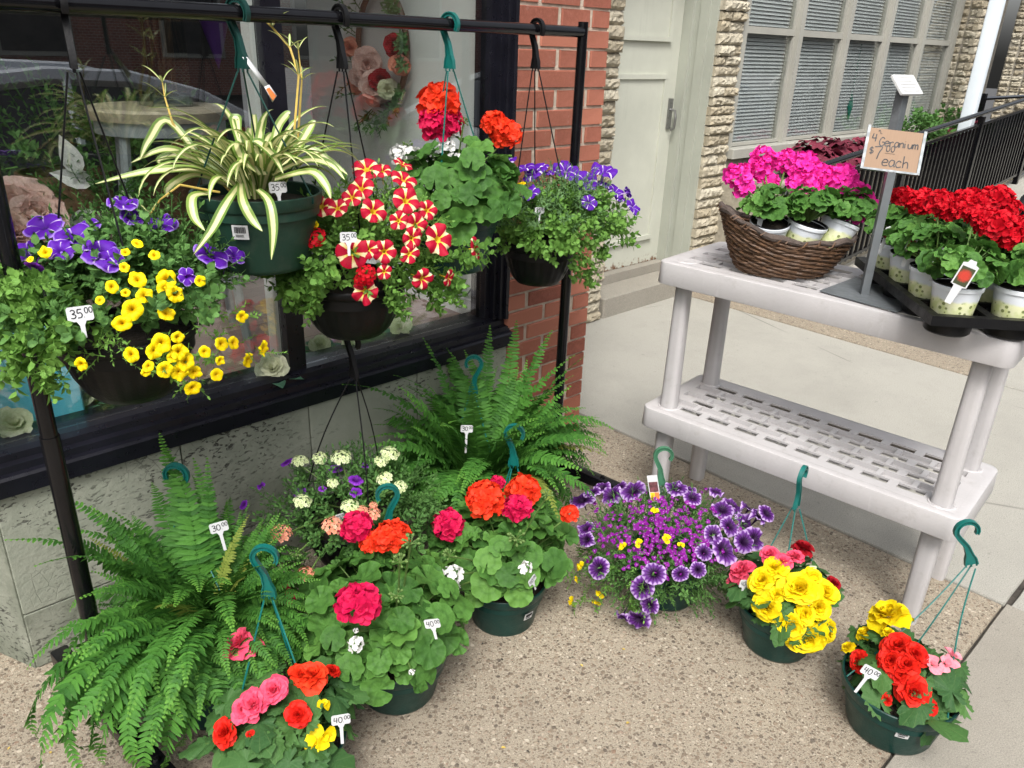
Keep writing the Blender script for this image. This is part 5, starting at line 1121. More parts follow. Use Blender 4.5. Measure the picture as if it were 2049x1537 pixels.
# ================================================================== BEGONIAS
def beg_pot(px, py, z, R, H, label, lay, nleaf, lsize, seed, mat='green_plastic'):
    rim = at_z(px, py, z); t = thing('begonia_pot', (rim.x, rim.y, z-H), label, 'potted plant', 'begonia pots on the paving'); bowl_pot(t, rim, R, H, mat, 'straight'); leaves(t, rim+V3(lay[0]), lay[1], nleaf, LEAF_B, lsize, -.3, seed, None, .5, 'leaf', tuple(rim)); return t, rim, rim+V3(lay[0])
t, rim, c = beg_pot(1567, 1207, .145, .125, .145, 'begonia pot crowded with large yellow double blooms', ((0, .01, .02), (.165, .16, .1)), 75, .052, 1)
e_ = (c, (.14, .14, .15)); ye = [(1526, 1161, 52), (1551, 1136, 40), (1599, 1178, 74), (1553, 1190, 32), (1537, 1217, 56), (1649, 1186, 56), (1613, 1273, 78), (1582, 1252, 54), (1655, 1260, 42), (1611, 1227, 44), (1635, 1215, 50), (1625, 1155, 36)]
flowers(t, 'begonia_flower', ye, ROSE, 'p_yellow', e_, .25, .6, scale=.56, seed=1); flowers(t, 'begonia_flower', [(1541, 1111, 34), (1566, 1124, 30), (1591, 1115, 34), (1485, 1145, 46), (1470, 1165, 30)], ROSE, 'p_rose', e_, .5, .2, scale=.6, seed=2); flowers(t, 'begonia_flower', [(1607, 1099, 40), (1667, 1169, 30)], ROSE, 'p_darkred', e_, .5, .2, scale=.6, seed=3)
flowers(t, 'begonia_bud', [(1628, 1142, 24), (1617, 1217, 20), (1552, 1275, 30), (1570, 1265, 22)], WING, 'p_cream', e_, .2, .4)
hk = at_d(1606, 952, depth(rim)+.02); hanger(t, hk, 3.3, 'teal_plastic', rim, .12, 1.4, n=3, bend=.0)
tp = at_d(1490, 1168, depth(rim)-.06); price_tag(tp, '40.00', 'white 40.00 price tag at the left of the yellow begonias', cam_yaw(tp)+.75, -.1, .25, .95, .05)
t, rim, c = beg_pot(1803, 1362, .15, .142, .15, 'begonia pot with red, yellow and pink blooms at the right front', ((.02, 0, .0), (.155, .15, .09)), 50, .052, 2)
e_ = (c, (.12, .12, .13)); flowers(t, 'begonia_flower', [(1798, 1294, 54), (1831, 1310, 48), (1785, 1323, 46), (1802, 1350, 40), (1827, 1385, 56), (1850, 1414, 40), (1719, 1323, 36), (1772, 1400, 24), (1815, 1330, 40)], ROSE, 'p_scarlet', e_, .3, .55, scale=.58, seed=4)
flowers(t, 'begonia_flower', [(1779, 1234, 70), (1731, 1269, 32), (1698, 1296, 30), (1777, 1267, 26)], ROSE, 'p_yellow', e_, .7, .25, scale=.55, seed=5); flowers(t, 'begonia_flower', [(1864, 1331, 40), (1903, 1314, 44), (1890, 1328, 36)], WING, 'p_pink', e_, .3, .5, scale=.6, seed=6)
for k, (x, y, d) in enumerate(((1905, 1385, 90), (1920, 1330, 70), (1850, 1360, 56), (1760, 1340, 60), (1715, 1260, 62), (1930, 1410, 70), (1760, 1275, 50))):
    p, n = on_ell(x, y, c, (.15, .15, .1)); part('leaf', LEAF_B[k % 4], t, TRS(p-t.location, frame(n+to_cam(p)*.3+V3((0, 0, .5)), k*1.3), d*depth(p)/FPX*.55))
hk = at_d(1935, 1062, depth(rim)+.03); hanger(t, hk, 2.3, 'teal_plastic', rim, .138, -1.9, tilt=.35, bend=-.015)
tp = at_d(1742, 1345, depth(rim)-.1); price_tag(tp, '40.00', 'white 40.00 price tag in the red and pink begonia pot', cam_yaw(tp)+.2, -.15, .35, 1.1, .055)
p_, n_ = on_ell(1806, 1470, rim+V3((0, 0, -.08)), (.127, .127, .4)); barcode(t, p_, (n_.x, n_.y, -.25), .028)
t, rim, c = beg_pot(572, 1470, .16, .135, .15, 'begonia pot with hot pink, red and yellow blooms at the bottom edge', ((0, .0, .04), (.17, .16, .12)), 90, .05, 3)
e_ = (c, (.15, .145, .14)); flowers(t, 'begonia_flower', [(479, 1290, 62), (500, 1300, 46), (547, 1382, 50), (507, 1410, 58), (488, 1420, 40)], ROSE, 'p_rose', e_, .3, .5, scale=.6, seed=7); flowers(t, 'begonia_flower', [(451, 1467, 50), (597, 1431, 44), (665, 1343, 32), (500, 1470, 16)], ROSE, 'p_scarlet', e_, .3, .5, scale=.58, seed=8)
flowers(t, 'begonia_flower', [(624, 1354, 62), (600, 1350, 40)], ROSE, 'p_orange', e_, .5, .3, scale=.6, seed=9); flowers(t, 'begonia_flower', [(646, 1410, 28), (646, 1476, 54), (632, 1490, 36)], WING, 'p_yellow', e_, .2, .6, scale=.6, seed=10); flowers(t, 'begonia_flower', [(520, 1303, 28)], WING, 'p_pink', e_, .2, .6)
hk = at_d(530, 1115, depth(rim)-.02); hanger(t, hk, 2.38, 'teal_plastic', rim, .132, .8)
tp = at_d(682, 1440, depth(rim)-.13); price_tag(tp, '40.00', 'white 40.00 price tag in the hot pink begonia pot', cam_yaw(tp), -.1, .0, 1.0, .05)
# ================================================================== RESIN SHELF TABLE
TH, TL, TW, Z1, Z2 = .08, 1.073, .445, .423, .96
TA = V3((math.sin(TH), -math.cos(TH), 0)); TB = V3((math.cos(TH), math.sin(TH), 0)); T0 = V3((2.162, 1.523, 0))
def resin():
    t = NT('resin'); p = t.coord(); c = t.mix(t.ramp(t.noise(p, 5, 6, .65), [(.3, 0), (.7, 1)]), (.385, .373, .373), (.45, .436, .437))
    mp = t.n('Mapping'); mp.inputs['Scale'].default_value = (16, 16, 2.5); t.l(p, mp.inputs[0]); c = t.mix(t.ramp(t.noise(mp.outputs[0], 3, 6, .7), [(.6, 0), (.78, .55)]), c, (.53, .518, .52))
    c = t.mix(t.ramp(t.noise(p, 22, 8, .75), [(.55, 0), (.76, .42)]), c, (.24, .22, .195)); t.base(c, .48); t.bump(t.noise(p, 140, 4), .0006); return t.m
M['resin'] = resin()
Mt = Matrix(((TA.x, TB.x, 0, T0.x), (TA.y, TB.y, 0, T0.y), (0, 0, 1, 0), (0, 0, 0, 1)))   # local x = length, y = depth (away from the camera); mirrored frame is undone below
tb = thing('shelf_table', T0, 'weathered light grey plastic two-tier shelf table with slotted shelves', 'table')
def tw_(me): me.transform(Mt); me.transform(Matrix.Translation(-T0)); me.flip_normals(); return me
def shelf(z):
    pit = .1075; x0 = (TL-pit*7)/2-.005; rows = [TW*.5+(j-1.5)*.09 for j in range(4)]; holes = []
    for i in range(8):
        for y in rows: holes.append((x0+i*pit-.040, x0+i*pit+.040, y-.0165, y+.0165, False))
    for i in range(-1, 8):
        for j in range(3): y = rows[j]+.045; holes.append((x0+(i+.5)*pit-.0455, x0+(i+.5)*pit+.0455, y-.021, y+.021, True))
    m_ = .03; xs = sorted({round(v, 5) for h in holes for v in h[:2]} | {m_, TL-m_}); ys = sorted({round(v, 5) for h in holes for v in h[2:4]} | {m_, TW-m_})
    g = G(); vid = {}
    def vt(x, y, zz):
        k = (round(x, 5), round(y, 5), round(zz, 5))
        if k not in vid: vid[k] = len(g.v); g.v.append(k); g.p.append((0, 0, 0))
        return vid[k]
    def hole(x, y):
        for h in holes:
            if h[0] < x < h[1] and h[2] < y < h[3]: return h
    nx, ny = len(xs)-1, len(ys)-1; op = [[hole((xs[i]+xs[i+1])/2, (ys[j]+ys[j+1])/2) for j in range(ny)] for i in range(nx)]
    for i in range(nx):
        for j in range(ny):
            a, b, c_, d = xs[i], xs[i+1], ys[j], ys[j+1]; h = op[i][j]
            if not h: g.f.append((vt(a, c_, z), vt(b, c_, z), vt(b, d, z), vt(a, d, z))); continue
            dpt = .016 if h[4] else .007
            if h[4]: g.f.append((vt(a, c_, z-dpt), vt(b, c_, z-dpt), vt(b, d, z-dpt), vt(a, d, z-dpt)))
            for (ii, jj, p0, p1) in ((i-1, j, (a, d), (a, c_)), (i+1, j, (b, c_), (b, d)), (i, j-1, (a, c_), (b, c_)), (i, j+1, (b, d), (a, d))):
                if not (0 <= ii < nx and 0 <= jj < ny) or not op[ii][jj]: g.f.append((vt(*p0, z), vt(*p1, z), vt(*p1, z-dpt), vt(*p0, z-dpt)))
    deck = tw_(g.mesh('deck', M['resin'], False)); part('deck', deck, tb)
    # rounded skirt round the deck
    g = G(); r0 = .036; ring = []; K = 6
    for cx, cy, a0 in ((TL-r0, TW-r0, 0), (r0, TW-r0, PI/2), (r0, r0, PI), (TL-r0, r0, 1.5*PI)):
        for i in range(K+1): t = a0+i/K*PI/2; ring.append((cx, cy, math.cos(t), math.sin(t)))
    n = len(ring); V = []
    for rr, zz in ((r0-.02, z), (r0-.004, z), (r0-.0012, z-.0015), (r0, z-.005), (r0+.003, z-.072), (r0+.002, z-.074), (r0-.006, z-.072), (r0-.006, z-.02)):
        V += [(q[0]+q[2]*rr, q[1]+q[3]*rr, zz) for q in ring]
    inner = [(min(max(q[0]+q[2]*.02, m_), TL-m_), min(max(q[1]+q[3]*.02, m_), TW-m_), z-.0004) for q in ring]
    F = [(l*n+i, (l+1)*n+i, (l+1)*n+(i+1) % n, l*n+(i+1) % n) for l in range(7) for i in range(n)]
    V += inner; F += [(8*n+i, i, (i+1) % n, 8*n+(i+1) % n) for i in range(n)]
    part('skirt', tw_(G().add(V, F).mesh('skirt', M['resin'], True, 40)), tb)
    for x in (.075, TL-.075):
        for y in (.07, TW-.07): part('leg_socket', tw_(G().lathe([(.030, z+.0005), (.034, z+.003), (.038, z+.003), (.041, z-.001)] if z < .6 else [(.001, z+.0012), (.022, z+.0012), (.026, z+.0025), (.030, z+.0025), (.034, z-.001)], 20, Matrix.Translation((x, y, 0))).mesh('leg_socket', M['resin'])), tb)
shelf(Z1); shelf(Z2)
for x in (.075, TL-.075):
    for y in (.07, TW-.07):
        g = G()
        for za, zb, ra, rb in ((.0, Z1-.03, .028, .031), (Z1-.01, Z2-.03, .029, .025)):
            prof = []
            for i in range(16): a = 2*PI*(i+.5)/16; k = 1/(abs(math.cos(a))**6+abs(math.sin(a))**6)**(1/6); prof.append((math.cos(a)*k, math.sin(a)*k))
            V = [(x+px_*r_*.95, y+py_*r_*.9, zz) for zz, r_ in ((za, ra), (zb, rb)) for px_, py_ in prof]; g.add(V, [(i, 16+i, 16+(i+1) % 16, (i+1) % 16) for i in range(16)]+[tuple(range(16))])
        part('leg', tw_(g.mesh('leg', M['resin'], True, 50)), tb)
# ================================================================== WICKER BASKET WITH PINK GERANIUMS
M['wicker'] = plain('wicker', (.1, .052, .026), .6, .45, 40, .002, 120); M['bark'] = plain('bark', (.065, .048, .04), .85, .4, 30, .006, 70)
WA = math.atan2(-.72, .70); WC = V3((2.375, 1.185, Z2+.002)); wk = thing('wicker_basket', WC, 'boat-shaped brown wicker basket on the table holding pink geraniums', 'basket', None, WA)
def wrim(a, h):      # h 0 bottom .. 1 rim; the end towards the door is higher
    hi = .122+.075*max(0, -math.cos(a))**2+.0*math.sin(a); f_ = .62+.38*h**.7
    return V3((.205*f_*math.cos(a)*(1+.08*(math.cos(a) < 0)), .145*f_*math.sin(a), hi*h))
q = random.Random(31)
for r in range(19):
    for s in range(2):
        h = (r+.5*s)/18.5; a0 = q.uniform(0, 6); P = []; w_ = q.uniform(.003, .0046); ph_ = (r % 2)*PI
        for i in range(61):
            a = a0+i/60*2*PI*.97; p = wrim(a, min(1, max(0, h+.012*math.sin(a*3+r)+.01*q.gauss(0, .6)))); o_ = V3((math.cos(a), math.sin(a), 0))*.005*math.sin(a*11+ph_+s*1.5); P.append(p+o_+V3((0, 0, .004)))
        gp('twig', G().tube(P, [w_*(1-.4*abs(i/30-1)**3) for i in range(61)], 5), M['wicker'], wk)
for k in range(22): a = 2*PI*k/22; gp('stake', G().tube([wrim(a, h)*.985+V3((0, 0, .002)) for h in (0, .25, .5, .75, 1)], .0045, 5), M['wicker'], wk)
gp('rim_branch', G().tube([wrim(2*PI*i/48, 1)+V3((0, 0, .006+.004*math.sin(i*1.7))) for i in range(49)], [.009+.0025*math.sin(i*.8) for i in range(49)], 8), M['bark'], wk)
for k in range(14):
    a = q.uniform(0, 6.28); P = [wrim(a+.05*i, 1)+V3((0, 0, .013*math.sin(i*1.2)))+V3((math.cos(a), math.sin(a), 0))*.012*math.cos(i*1.2) for i in range(7)]; gp('twig', G().tube(P, .0028, 5), M['wicker'], wk)
gp('base', G().lathe([(.001, .004), (.6, .004), (.62, .01)], 24, Matrix.Diagonal((.2, .135, 1, 1))), M['wicker'], wk)
M['pot_white'] = None
def potprint():
    t = NT('printed_pot'); p = t.coord(); z = t.n('SeparateXYZ'); t.l(p, z.inputs[0])
    band = t.ramp(t.math('ADD', z.outputs[2], t.math('MULTIPLY', t.noise(p, 30, 3), .02)), [(0.075, 1), (.08, 0)]); c = t.mix(band, (.66, .7, .74), t.mix(t.ramp(t.noise(p, 40, 2), [(.4, 0), (.6, 1)]), (.6, .66, .3), (.74, .76, .48)))
    v = t.vor(p, 70); low = t.ramp(z.outputs[2], [(.062, 1), (.07, 0)]); c = t.mix(t.math('MULTIPLY', low, t.ramp(v.outputs['Distance'], [(.28, .85), (.34, 0)])), c, (.12, .16, .03)); t.base(c, .4); return t.m
M['pot_white'] = potprint()
def care_tag(p, yaw, label, pic='photo_red', s=1., pitch=-.15, roll=0.):
    t = thing('care_tag', p, label, 'plant tag', 'printed plant tags'); t.rotation_euler = (pitch, roll, yaw); w, h = .015*s, .023*s
    out = [(-.006*s, -h-.045), (.006*s, -h-.045), (.008*s, -h), (w, -h+.003), (w, h), (.008*s, h+.003), (.006*s, h+.009*s), (-.006*s, h+.009*s), (-.008*s, h+.003), (-w, h), (-w, -h+.003), (-.008*s, -h)]; n = len(out)
    gp('card', G().add([(x, y, z) for y in (-.0005, .0005) for x, z in out], [tuple(range(n)), tuple(range(2*n-1, n-1, -1))]+[(i, n+i, n+(i+1) % n, (i+1) % n) for i in range(n)]), M['white_plastic'], t, None, False)
    gp('picture', G().add([(-w*.82, -.001, -h*.85), (w*.82, -.001, -h*.85), (w*.82, -.001, h*.75), (-w*.82, -.001, h*.75)], [(0, 1, 2, 3)]), M[pic], t, None, False); return t
def photomat(name, a, b):
    t = NT(name); p = t.coord(); d = t.n('VectorMath', operation='LENGTH'); t.l(p, d.inputs[0]); c = t.mix(t.ramp(t.math('ADD', d.outputs['Value'], t.math('MULTIPLY', t.noise(p, 300, 3), .012)), [(.017, 1), (.023, 0)]), (.04, .05, .02), t.mix(t.noise(p, 500, 4), a, b)); t.base(c, .35); return t.m
M['photo_red'] = photomat('photo_red', (.3, .01, .01), (.55, .06, .03)); M['photo_pink'] = photomat('photo_pink', (.35, .02, .12), (.55, .08, .25))
M['cell_black'] = M['black_plastic']
def small_ger(p, tilt, label, group, mat, headl, nleaf, dep_off, R=.062, H=.1, dome=.085, seed=0, leafm=None):
    """potted geranium; p base centre"""
    t = thing('small_geranium', p, label, 'potted plant', group); Rt = Matrix.Rotation(tilt[0], 4, 'X') @ Matrix.Rotation(tilt[1], 4, 'Y')
    gp('pot', G().lathe([(.002, 0), (R*.72, 0), (R*.75, .004), (R*.94, H-.012), (R*.99, H-.011), (R, H-.002), (R*.96, H), (R*.92, H-.004), (R*.9, H-.03)], 32), M['pot_white'], t, Rt); gp('pot_lip', G().lathe([(R*.97, H+.0005), (R*1.0, H+.003), (R*.93, H+.003), (R*.9, H-.02)], 32), M['black_plastic'], t, Rt); gp('soil', G().lathe([(.001, H-.012), (R*.92, H-.016)], 20), M['soil'], t, Rt)
    top = Rt @ V3((0, 0, H)); c = V3(p)+top+V3((0, 0, .045)); leaves(t, c, (dome, dome, dome*.75), nleaf, LEAF_G, .028, -.3, seed, leafm, .4, 'leaf', tuple(V3(p)+top))
    if headl: heads(t, headl, (V3(p)+top, 0), dep_off, seed)
    return t
dW = depth(WC); WR = Matrix.Rotation(WA, 4, 'Z')
LG2 = M['leaf_ger2']
small_ger(WC+WR @ V3((-.075, -.03, .075)), (.15, -.2), 'pink geranium pot at the door end of the wicker basket', 'geraniums in the wicker basket', 'm', [(1527, 314, 46, 'm'), (1479, 354, 54, 'm'), (1521, 337, 50, 'm'), (1539, 365, 40, 'm'), (1573, 323, 48, 'm'), (1490, 380, 40, 'm'), (1515, 385, 26, 'b')], 46, lambda x, y: dW-.02, .062, .1, .085, 11)
small_ger(WC+WR @ V3((.02, -.045, .075)), (.2, .05), 'pink geranium pot in the middle of the wicker basket', 'geraniums in the wicker basket', 'm', [(1612, 327, 48, 'm'), (1616, 375, 62, 'm'), (1654, 362, 60, 'm'), (1591, 370, 40, 'm'), (1629, 346, 46, 'm'), (1600, 345, 40, 'm')], 46, lambda x, y: dW-.06, .062, .1, .085, 12)
small_ger(WC+WR @ V3((.12, -.03, .08)), (.15, .3), 'pink geranium pot tilted at the table-sign end of the wicker basket', 'geraniums in the wicker basket', 'm', [(1687, 354, 52, 'm'), (1720, 400, 56, 'm'), (1705, 385, 44, 'm'), (1670, 380, 48, 'm'), (1712, 430, 40, 'm'), (1695, 430, 22, 'b')], 46, lambda x, y: dW-.08, .06, .1, .08, 13)
tp = at_d(1525, 425, dW-.14); care_tag(tp, cam_yaw(tp)+.25, 'white picture tag in the wicker basket geraniums', 'photo_pink', 1.0, -.05, .08)
# ================================================================== SIGN ON STAND
sb_ = at_z(1728, 590, Z2+.004); ss = thing('table_sign', sb_, 'cardboard geranium price sign in a galvanised stand on the table', 'sign')
bx_ = [V3((*at_z(x, y, Z2+.004)[:2], 0)) for x, y in ((1640, 583), (1795, 626), (1862, 600), (1712, 556))]; bl = [V3((v.x-sb_.x, v.y-sb_.y, 0)) for v in bx_]
gp('base_plate', G().add([(v.x, v.y, z) for z in (0, .003) for v in bl], [(3, 2, 1, 0), (4, 5, 6, 7)]+[(i, (i+1) % 4, 4+(i+1) % 4, 4+i) for i in range(4)]), M['galv'], ss, None, False)
zt = at_d(1781, 345, depth(sb_)+.0).z
gp('pole', G().box((-.011, -.011, .003), (.011, .011, zt-sb_.z+.02), Matrix.Rotation(cam_yaw(sb_)+.3, 4, 'Z')), M['galv'], ss, None, False)
pc_ = at_d(1787, 302, depth(sb_)-.03)-sb_; Ms_ = TRS(pc_, Matrix.Rotation(cam_yaw(sb_)+.18, 4, 'Z') @ Matrix.Rotation(-.5, 4, 'X') @ Matrix.Rotation(.06, 4, 'Y')); sw, sh = .076, .062
hd_ = gp('sign_holder', G().box((-sw-.004, .001, -sh-.003), (sw+.004, .006, sh+.001)).box((-sw-.005, -.007, -sh-.004), (-sw+.003, .002, sh+.006)).box((sw-.003, -.007, -sh-.004), (sw+.005, .002, sh+.004)).box((-sw+.003, -.008, -sh-.005), (sw-.003, .002, -sh+.001)), M['galv'], ss, Ms_, False)
def cardb():
    t = NT('cardboard'); p = t.coord(); mp = t.n('Mapping'); mp.inputs['Scale'].default_value = (90, 1, 6); t.l(p, mp.inputs[0]); c = t.mix(t.noise(mp.outputs[0], 3, 3), (.235, .155, .1), (.29, .195, .13)); t.base(c, .85); return t.m
M['cardboard'] = cardb(); cb = gp('cardboard', G().box((-sw+.001, -.004, -sh+.001), (sw-.001, .0005, sh-.001)), M['cardboard'], hd_, None, False)
g = G(); x = write(g, '4', -.064, .02, .024, .12, .6, -.0048); write(g, '"', -.05, .04, .016, .14, .4, -.0048); write(g, 'L', -.044, .04, .013, .14, .4, -.0048); write(g, 'G', -.043, .009, .026, .11, .5, -.0048); write(g, 'eranium', -.028, .01, .027, .11, .5, -.0048)
write(g, '$', -.066, -.02, .024, .12, .6, -.0048); write(g, '7', -.052, -.032, .038, .085, .6, -.0048); write(g, '00', -.02, -.006, .018, .14, .72, -.0048); g.box((-.022, -.005, -.012), (.006, -.0046, -.0112)); write(g, 'each', -.026, -.05, .036, .085, .52, -.0048)
gp('lettering', g, M['ink'], hd_, None, False)
# ================================================================== TRAY OF RED GERANIUMS
A0 = V3((2.081, .619, 0)); U = V3((.745, .668, 0)).normalized(); Vv = V3((U.y, -U.x, 0)); TZ = Z2+.003
Mr = Matrix(((U.x, Vv.x, 0, A0.x), (U.y, Vv.y, 0, A0.y), (0, 0, 1, TZ), (0, 0, 0, 1))); trl, trw, rz0 = .6, .31, .055
ty = thing('nursery_tray', (A0.x, A0.y, TZ), 'black plastic carry tray of red geraniums overhanging the table end', 'tray')
def tyt(me): me.transform(Matrix.Translation((-A0.x, -A0.y, -TZ)) @ Mr); me.flip_normals(); return me
g = G()
for a, b in (((0, 0), (trl, .022)), ((0, trw-.022), (trl, trw)), ((0, .022), (.022, trw-.022)), ((trl-.022, .022), (trl, trw-.022)), ((.022, trw/2-.012), (trl-.022, trw/2+.012))): g.box((a[0], a[1], rz0), (b[0], b[1], rz0+.006)); 
for a, b in (((0, 0), (trl, .003)), ((0, trw-.003), (trl, trw)), ((0, .003), (.003, trw-.003)), ((trl-.003, .003), (trl, trw-.003))): g.box((a[0], a[1], rz0-.02), (b[0], b[1], rz0))
for i in range(1, 4): g.box((trl*i/4-.006, .022, rz0), (trl*i/4+.006, trw/2-.012, rz0+.005)); g.box((trl*i/4-.006, trw/2+.012, rz0), (trl*i/4+.006, trw-.022, rz0+.005))
part('tray_rim', tyt(g.mesh('tray_rim', M['black_plastic'], False)), ty)
cells = [(trl*(i+.5)/4, trw*(j+.5)/2) for i in range(4) for j in range(2)]
for x, y in cells: part('tray_cell', tyt(G().lathe([(.002, 0), (.052, 0), (.056, .004), (.062, rz0+.001)], 20, Matrix.Translation((x, y, 0))).mesh('tray_cell', M['black_plastic'])), ty)
HL = {0: [(1991, 454, 84, 'r'), (1966, 441, 56, 'r'), (1950, 430, 50, 'r')], 1: [(2016, 475, 60, 'r'), (2045, 455, 60, 'r')], 2: [(1924, 416, 52, 'r'), (1883, 410, 66, 'r'), (1900, 425, 50, 'r')], 3: [(1991, 400, 70, 'r'), (2012, 420, 60, 'r'), (1960, 404, 54, 'r')], 4: [(1837, 410, 52, 'r'), (1860, 425, 46, 'r')], 5: [(1930, 400, 52, 'r'), (1945, 395, 46, 'r')], 6: [(1812, 400, 56, 'r'), (1795, 390, 34, 'r')], 7: [(1850, 395, 44, 'r'), (1870, 400, 40, 'r')]}
NM = ['at the near corner of the tray', 'beside the near corner, cut by the right edge', 'second along the table side of the tray', 'second along the outer side of the tray', 'third along the table side of the tray', 'third along the outer side of the tray', 'at the far corner behind the sign pole', 'at the far outer corner of the tray']
for k, (x, y) in enumerate(cells):
    p = Mr @ V3((x, y, .024)); dk = depth(p)-.03; small_ger(p, (0, 0), 'red geranium in printed pot '+NM[k], 'red geraniums in the tray', 'r', [(a_, b_, c_*.84, d_) for a_, b_, c_, d_ in HL[k]], 48, (lambda d_: (lambda x, y: d_))(dk), .062, .105, .088, 20+k)
for k, (x, y, kk, s, ro, lab) in enumerate(((1930, 552, 0, 1.25, .3, 'large red-flower picture tag leaning in the nearest tray pot'), (1823, 490, 4, .8, .15, 'small red-flower picture tag in the third tray pot'), (1776, 468, 6, .7, .2, 'small white-topped picture tag near the sign pole'), (1880, 515, 2, .8, .1, 'white rounded tag top among the tray leaves'))):
    tp = at_d(x, y, depth(Mr @ V3((*cells[kk], .1)))-.12); care_tag(tp, cam_yaw(tp)+.1, lab, 'photo_red', s, -.1, ro)
# ================================================================== WINDOW DISPLAY
FZ = .6125
sc_ = at_y(318, 212, 2.62); zs = sc_.z; st_ = thing('round_stool', (sc_.x, 2.62, FZ), 'round wooden-topped stool with pale metal legs behind the display glass', 'stool')
M['stool_wood'] = plain('stool_wood', (.34, .29, .22), .6, .3, 20); M['stool_metal'] = plain('stool_metal', (.3, .33, .34), .4, .2, 20, metal=.4)
gp('seat', G().lathe([(.001, zs-FZ), (.2, zs-FZ), (.207, zs-FZ-.008), (.2, zs-FZ-.035), (.001, zs-FZ-.035)], 40), M['stool_wood'], st_); gp('band', G().lathe([(.19, zs-FZ-.036), (.19, zs-FZ-.075), (.18, zs-FZ-.075)], 40), M['stool_metal'], st_)
for k in range(4): a = k*PI/2+.5; gp('leg', G().tube([(math.cos(a)*.16, math.sin(a)*.16, zs-FZ-.04), (math.cos(a)*.24, math.sin(a)*.24, 0)], .016, 8), M['stool_metal'], st_)
gp('ring', G().tube([(math.cos(i*PI/12)*.205, math.sin(i*PI/12)*.205, .25) for i in range(25)], .009, 6), M['stool_metal'], st_)
M['vase_glass'] = glassmat('vase_glass', (.85, .88, .86), 1.6); va = thing('glass_vase', (sc_.x+.02, 2.62, zs+.001), 'tall square glass vase of bare stems on the round stool', 'vase')
g = G(); w_ = .062; hh = .36
g.box((-w_, -w_, 0), (w_, -w_+.006, hh)).box((-w_, w_-.006, 0), (w_, w_, hh)).box((-w_, -w_+.007, 0), (-w_+.006, w_-.007, hh)).box((w_-.006, -w_+.007, 0), (w_, w_-.007, hh)); gp('body', g, M['vase_glass'], va, None, False); gp('base', G().box((-w_+.007, -w_+.007, .001), (w_-.007, w_-.007, .03)), M['stool_metal'], va, None, False)
q = random.Random(3); g = G()
for k in range(16): a, b = V3((q.uniform(-.04, .04), q.uniform(-.04, .04), .03)), V3((q.uniform(-.1, .1), q.uniform(-.1, .1), .62)); g.tube([a, a.lerp(b, .5)+V3((.01, 0, 0)), b], .003, 5)
gp('dry_stems', g, M['wicker'], va, None, True, 'stuff')
for k, (x, y, Y, s) in enumerate(((35, 415, 2.42, .09), (72, 435, 2.38, .085), (30, 470, 2.36, .085), (80, 480, 2.34, .07))):
    p = at_y(x, y, Y); o = thing('peony', p, ('pale blush silk peony at the left edge of the display', 'open blush peony bloom nearest the left rack post', 'lower blush peony behind the rack post', 'small blush peony bud below the open peony')[k], 'flower', 'silk peonies in the window'); part('bloom', PEON[k % 2], o, TRS((0, 0, 0), frame(to_cam(p)+V3((0, 0, .5)), k), s)); gp('stem', G().tube([(0, 0, 0), (.02, .1, -.15), (.03, .15, -(p.z-FZ))], .004, 5), M['stem'], o)
rl = ['half open cream silk rose lying by the mullion foot', 'cream silk rose lying below the geranium basket', 'small cream rosebud below the star petunia pot', 'cream silk rose near the blue bag', 'cream silk rose at the left foot of the display', 'cream silk rose lying beside the rack post', 'cream rosebud left of the mullion foot']
for k, (x, y, s) in enumerate(((545, 738, .05), (800, 658, .045), (700, 690, .03), (165, 790, .05), (20, 790, .06), (30, 850, .05), (640, 690, .035))):
    p = at_z(x, y, FZ+s*.8); o = thing('silk_rose', p, rl[k], 'flower', 'silk roses on the display floor'); part('bloom', SILK[k % 2], o, TRS((0, 0, 0), frame(to_cam(p)+V3((0, 0, .6)), k), s)); lf = G()
    for j in range(7): b = simple_leaf(.07, .045, .2, .3, 4); a = j*.9+k; lf.add(b.v, b.f, b.p, TRS((math.cos(a)*.03, math.sin(a)*.03, -s*.55), Matrix.Rotation(a-PI/2, 4, 'Z') @ Matrix.Rotation(.15, 4, 'X')))
    gp('leaves', lf, M['silk_leaf'], o, None, True, None, None, 0)
bb = at_z(70, 865, FZ); M['cyan_paper'] = plain('cyan_paper', (.12, .52, .68), .45, .06); M['blue_print'] = plain('blue_print', (.03, .12, .5), .5)
bo = thing('blue_bag', (bb.x+.0, bb.y+.1, FZ), 'light blue paper bag with a blue and white sticker in the window', 'bag', None, -.25); gp('bag', G().rbox((-.13, -.06, 0), (.15, .06, .3), .01, None, 2), M['cyan_paper'], bo)
stk = gp('sticker', G().lathe([(.001, .0012), (.05, .0012), (.052, 0)], 6, TRS((-.06, -.0605, .16), Matrix.Rotation(PI/2, 4, 'X'))), M['white_plastic'], bo); gp('sticker_mark', G().lathe([(.032, .002), (.046, .002)], 6, TRS((-.06, -.0605, .16), Matrix.Rotation(PI/2, 4, 'X'))), M['blue_print'], stk)
fc = bpy.data.curves.new('lettering', 'FONT'); fc.body = 'ELEC'; fc.size = .024; fc.align_x = 'CENTER'; fm = bpy.data.objects.new('tmp', fc); COL.objects.link(fm); bpy.context.view_layer.update(); me = bpy.data.meshes.new_from_object(fm); bpy.data.objects.remove(fm); me.transform(TRS((-.06, -.0632, .148), Matrix.Rotation(PI/2, 4, 'X'))); me.materials.clear(); me.materials.append(M['blue_print']); part('lettering', me, stk)
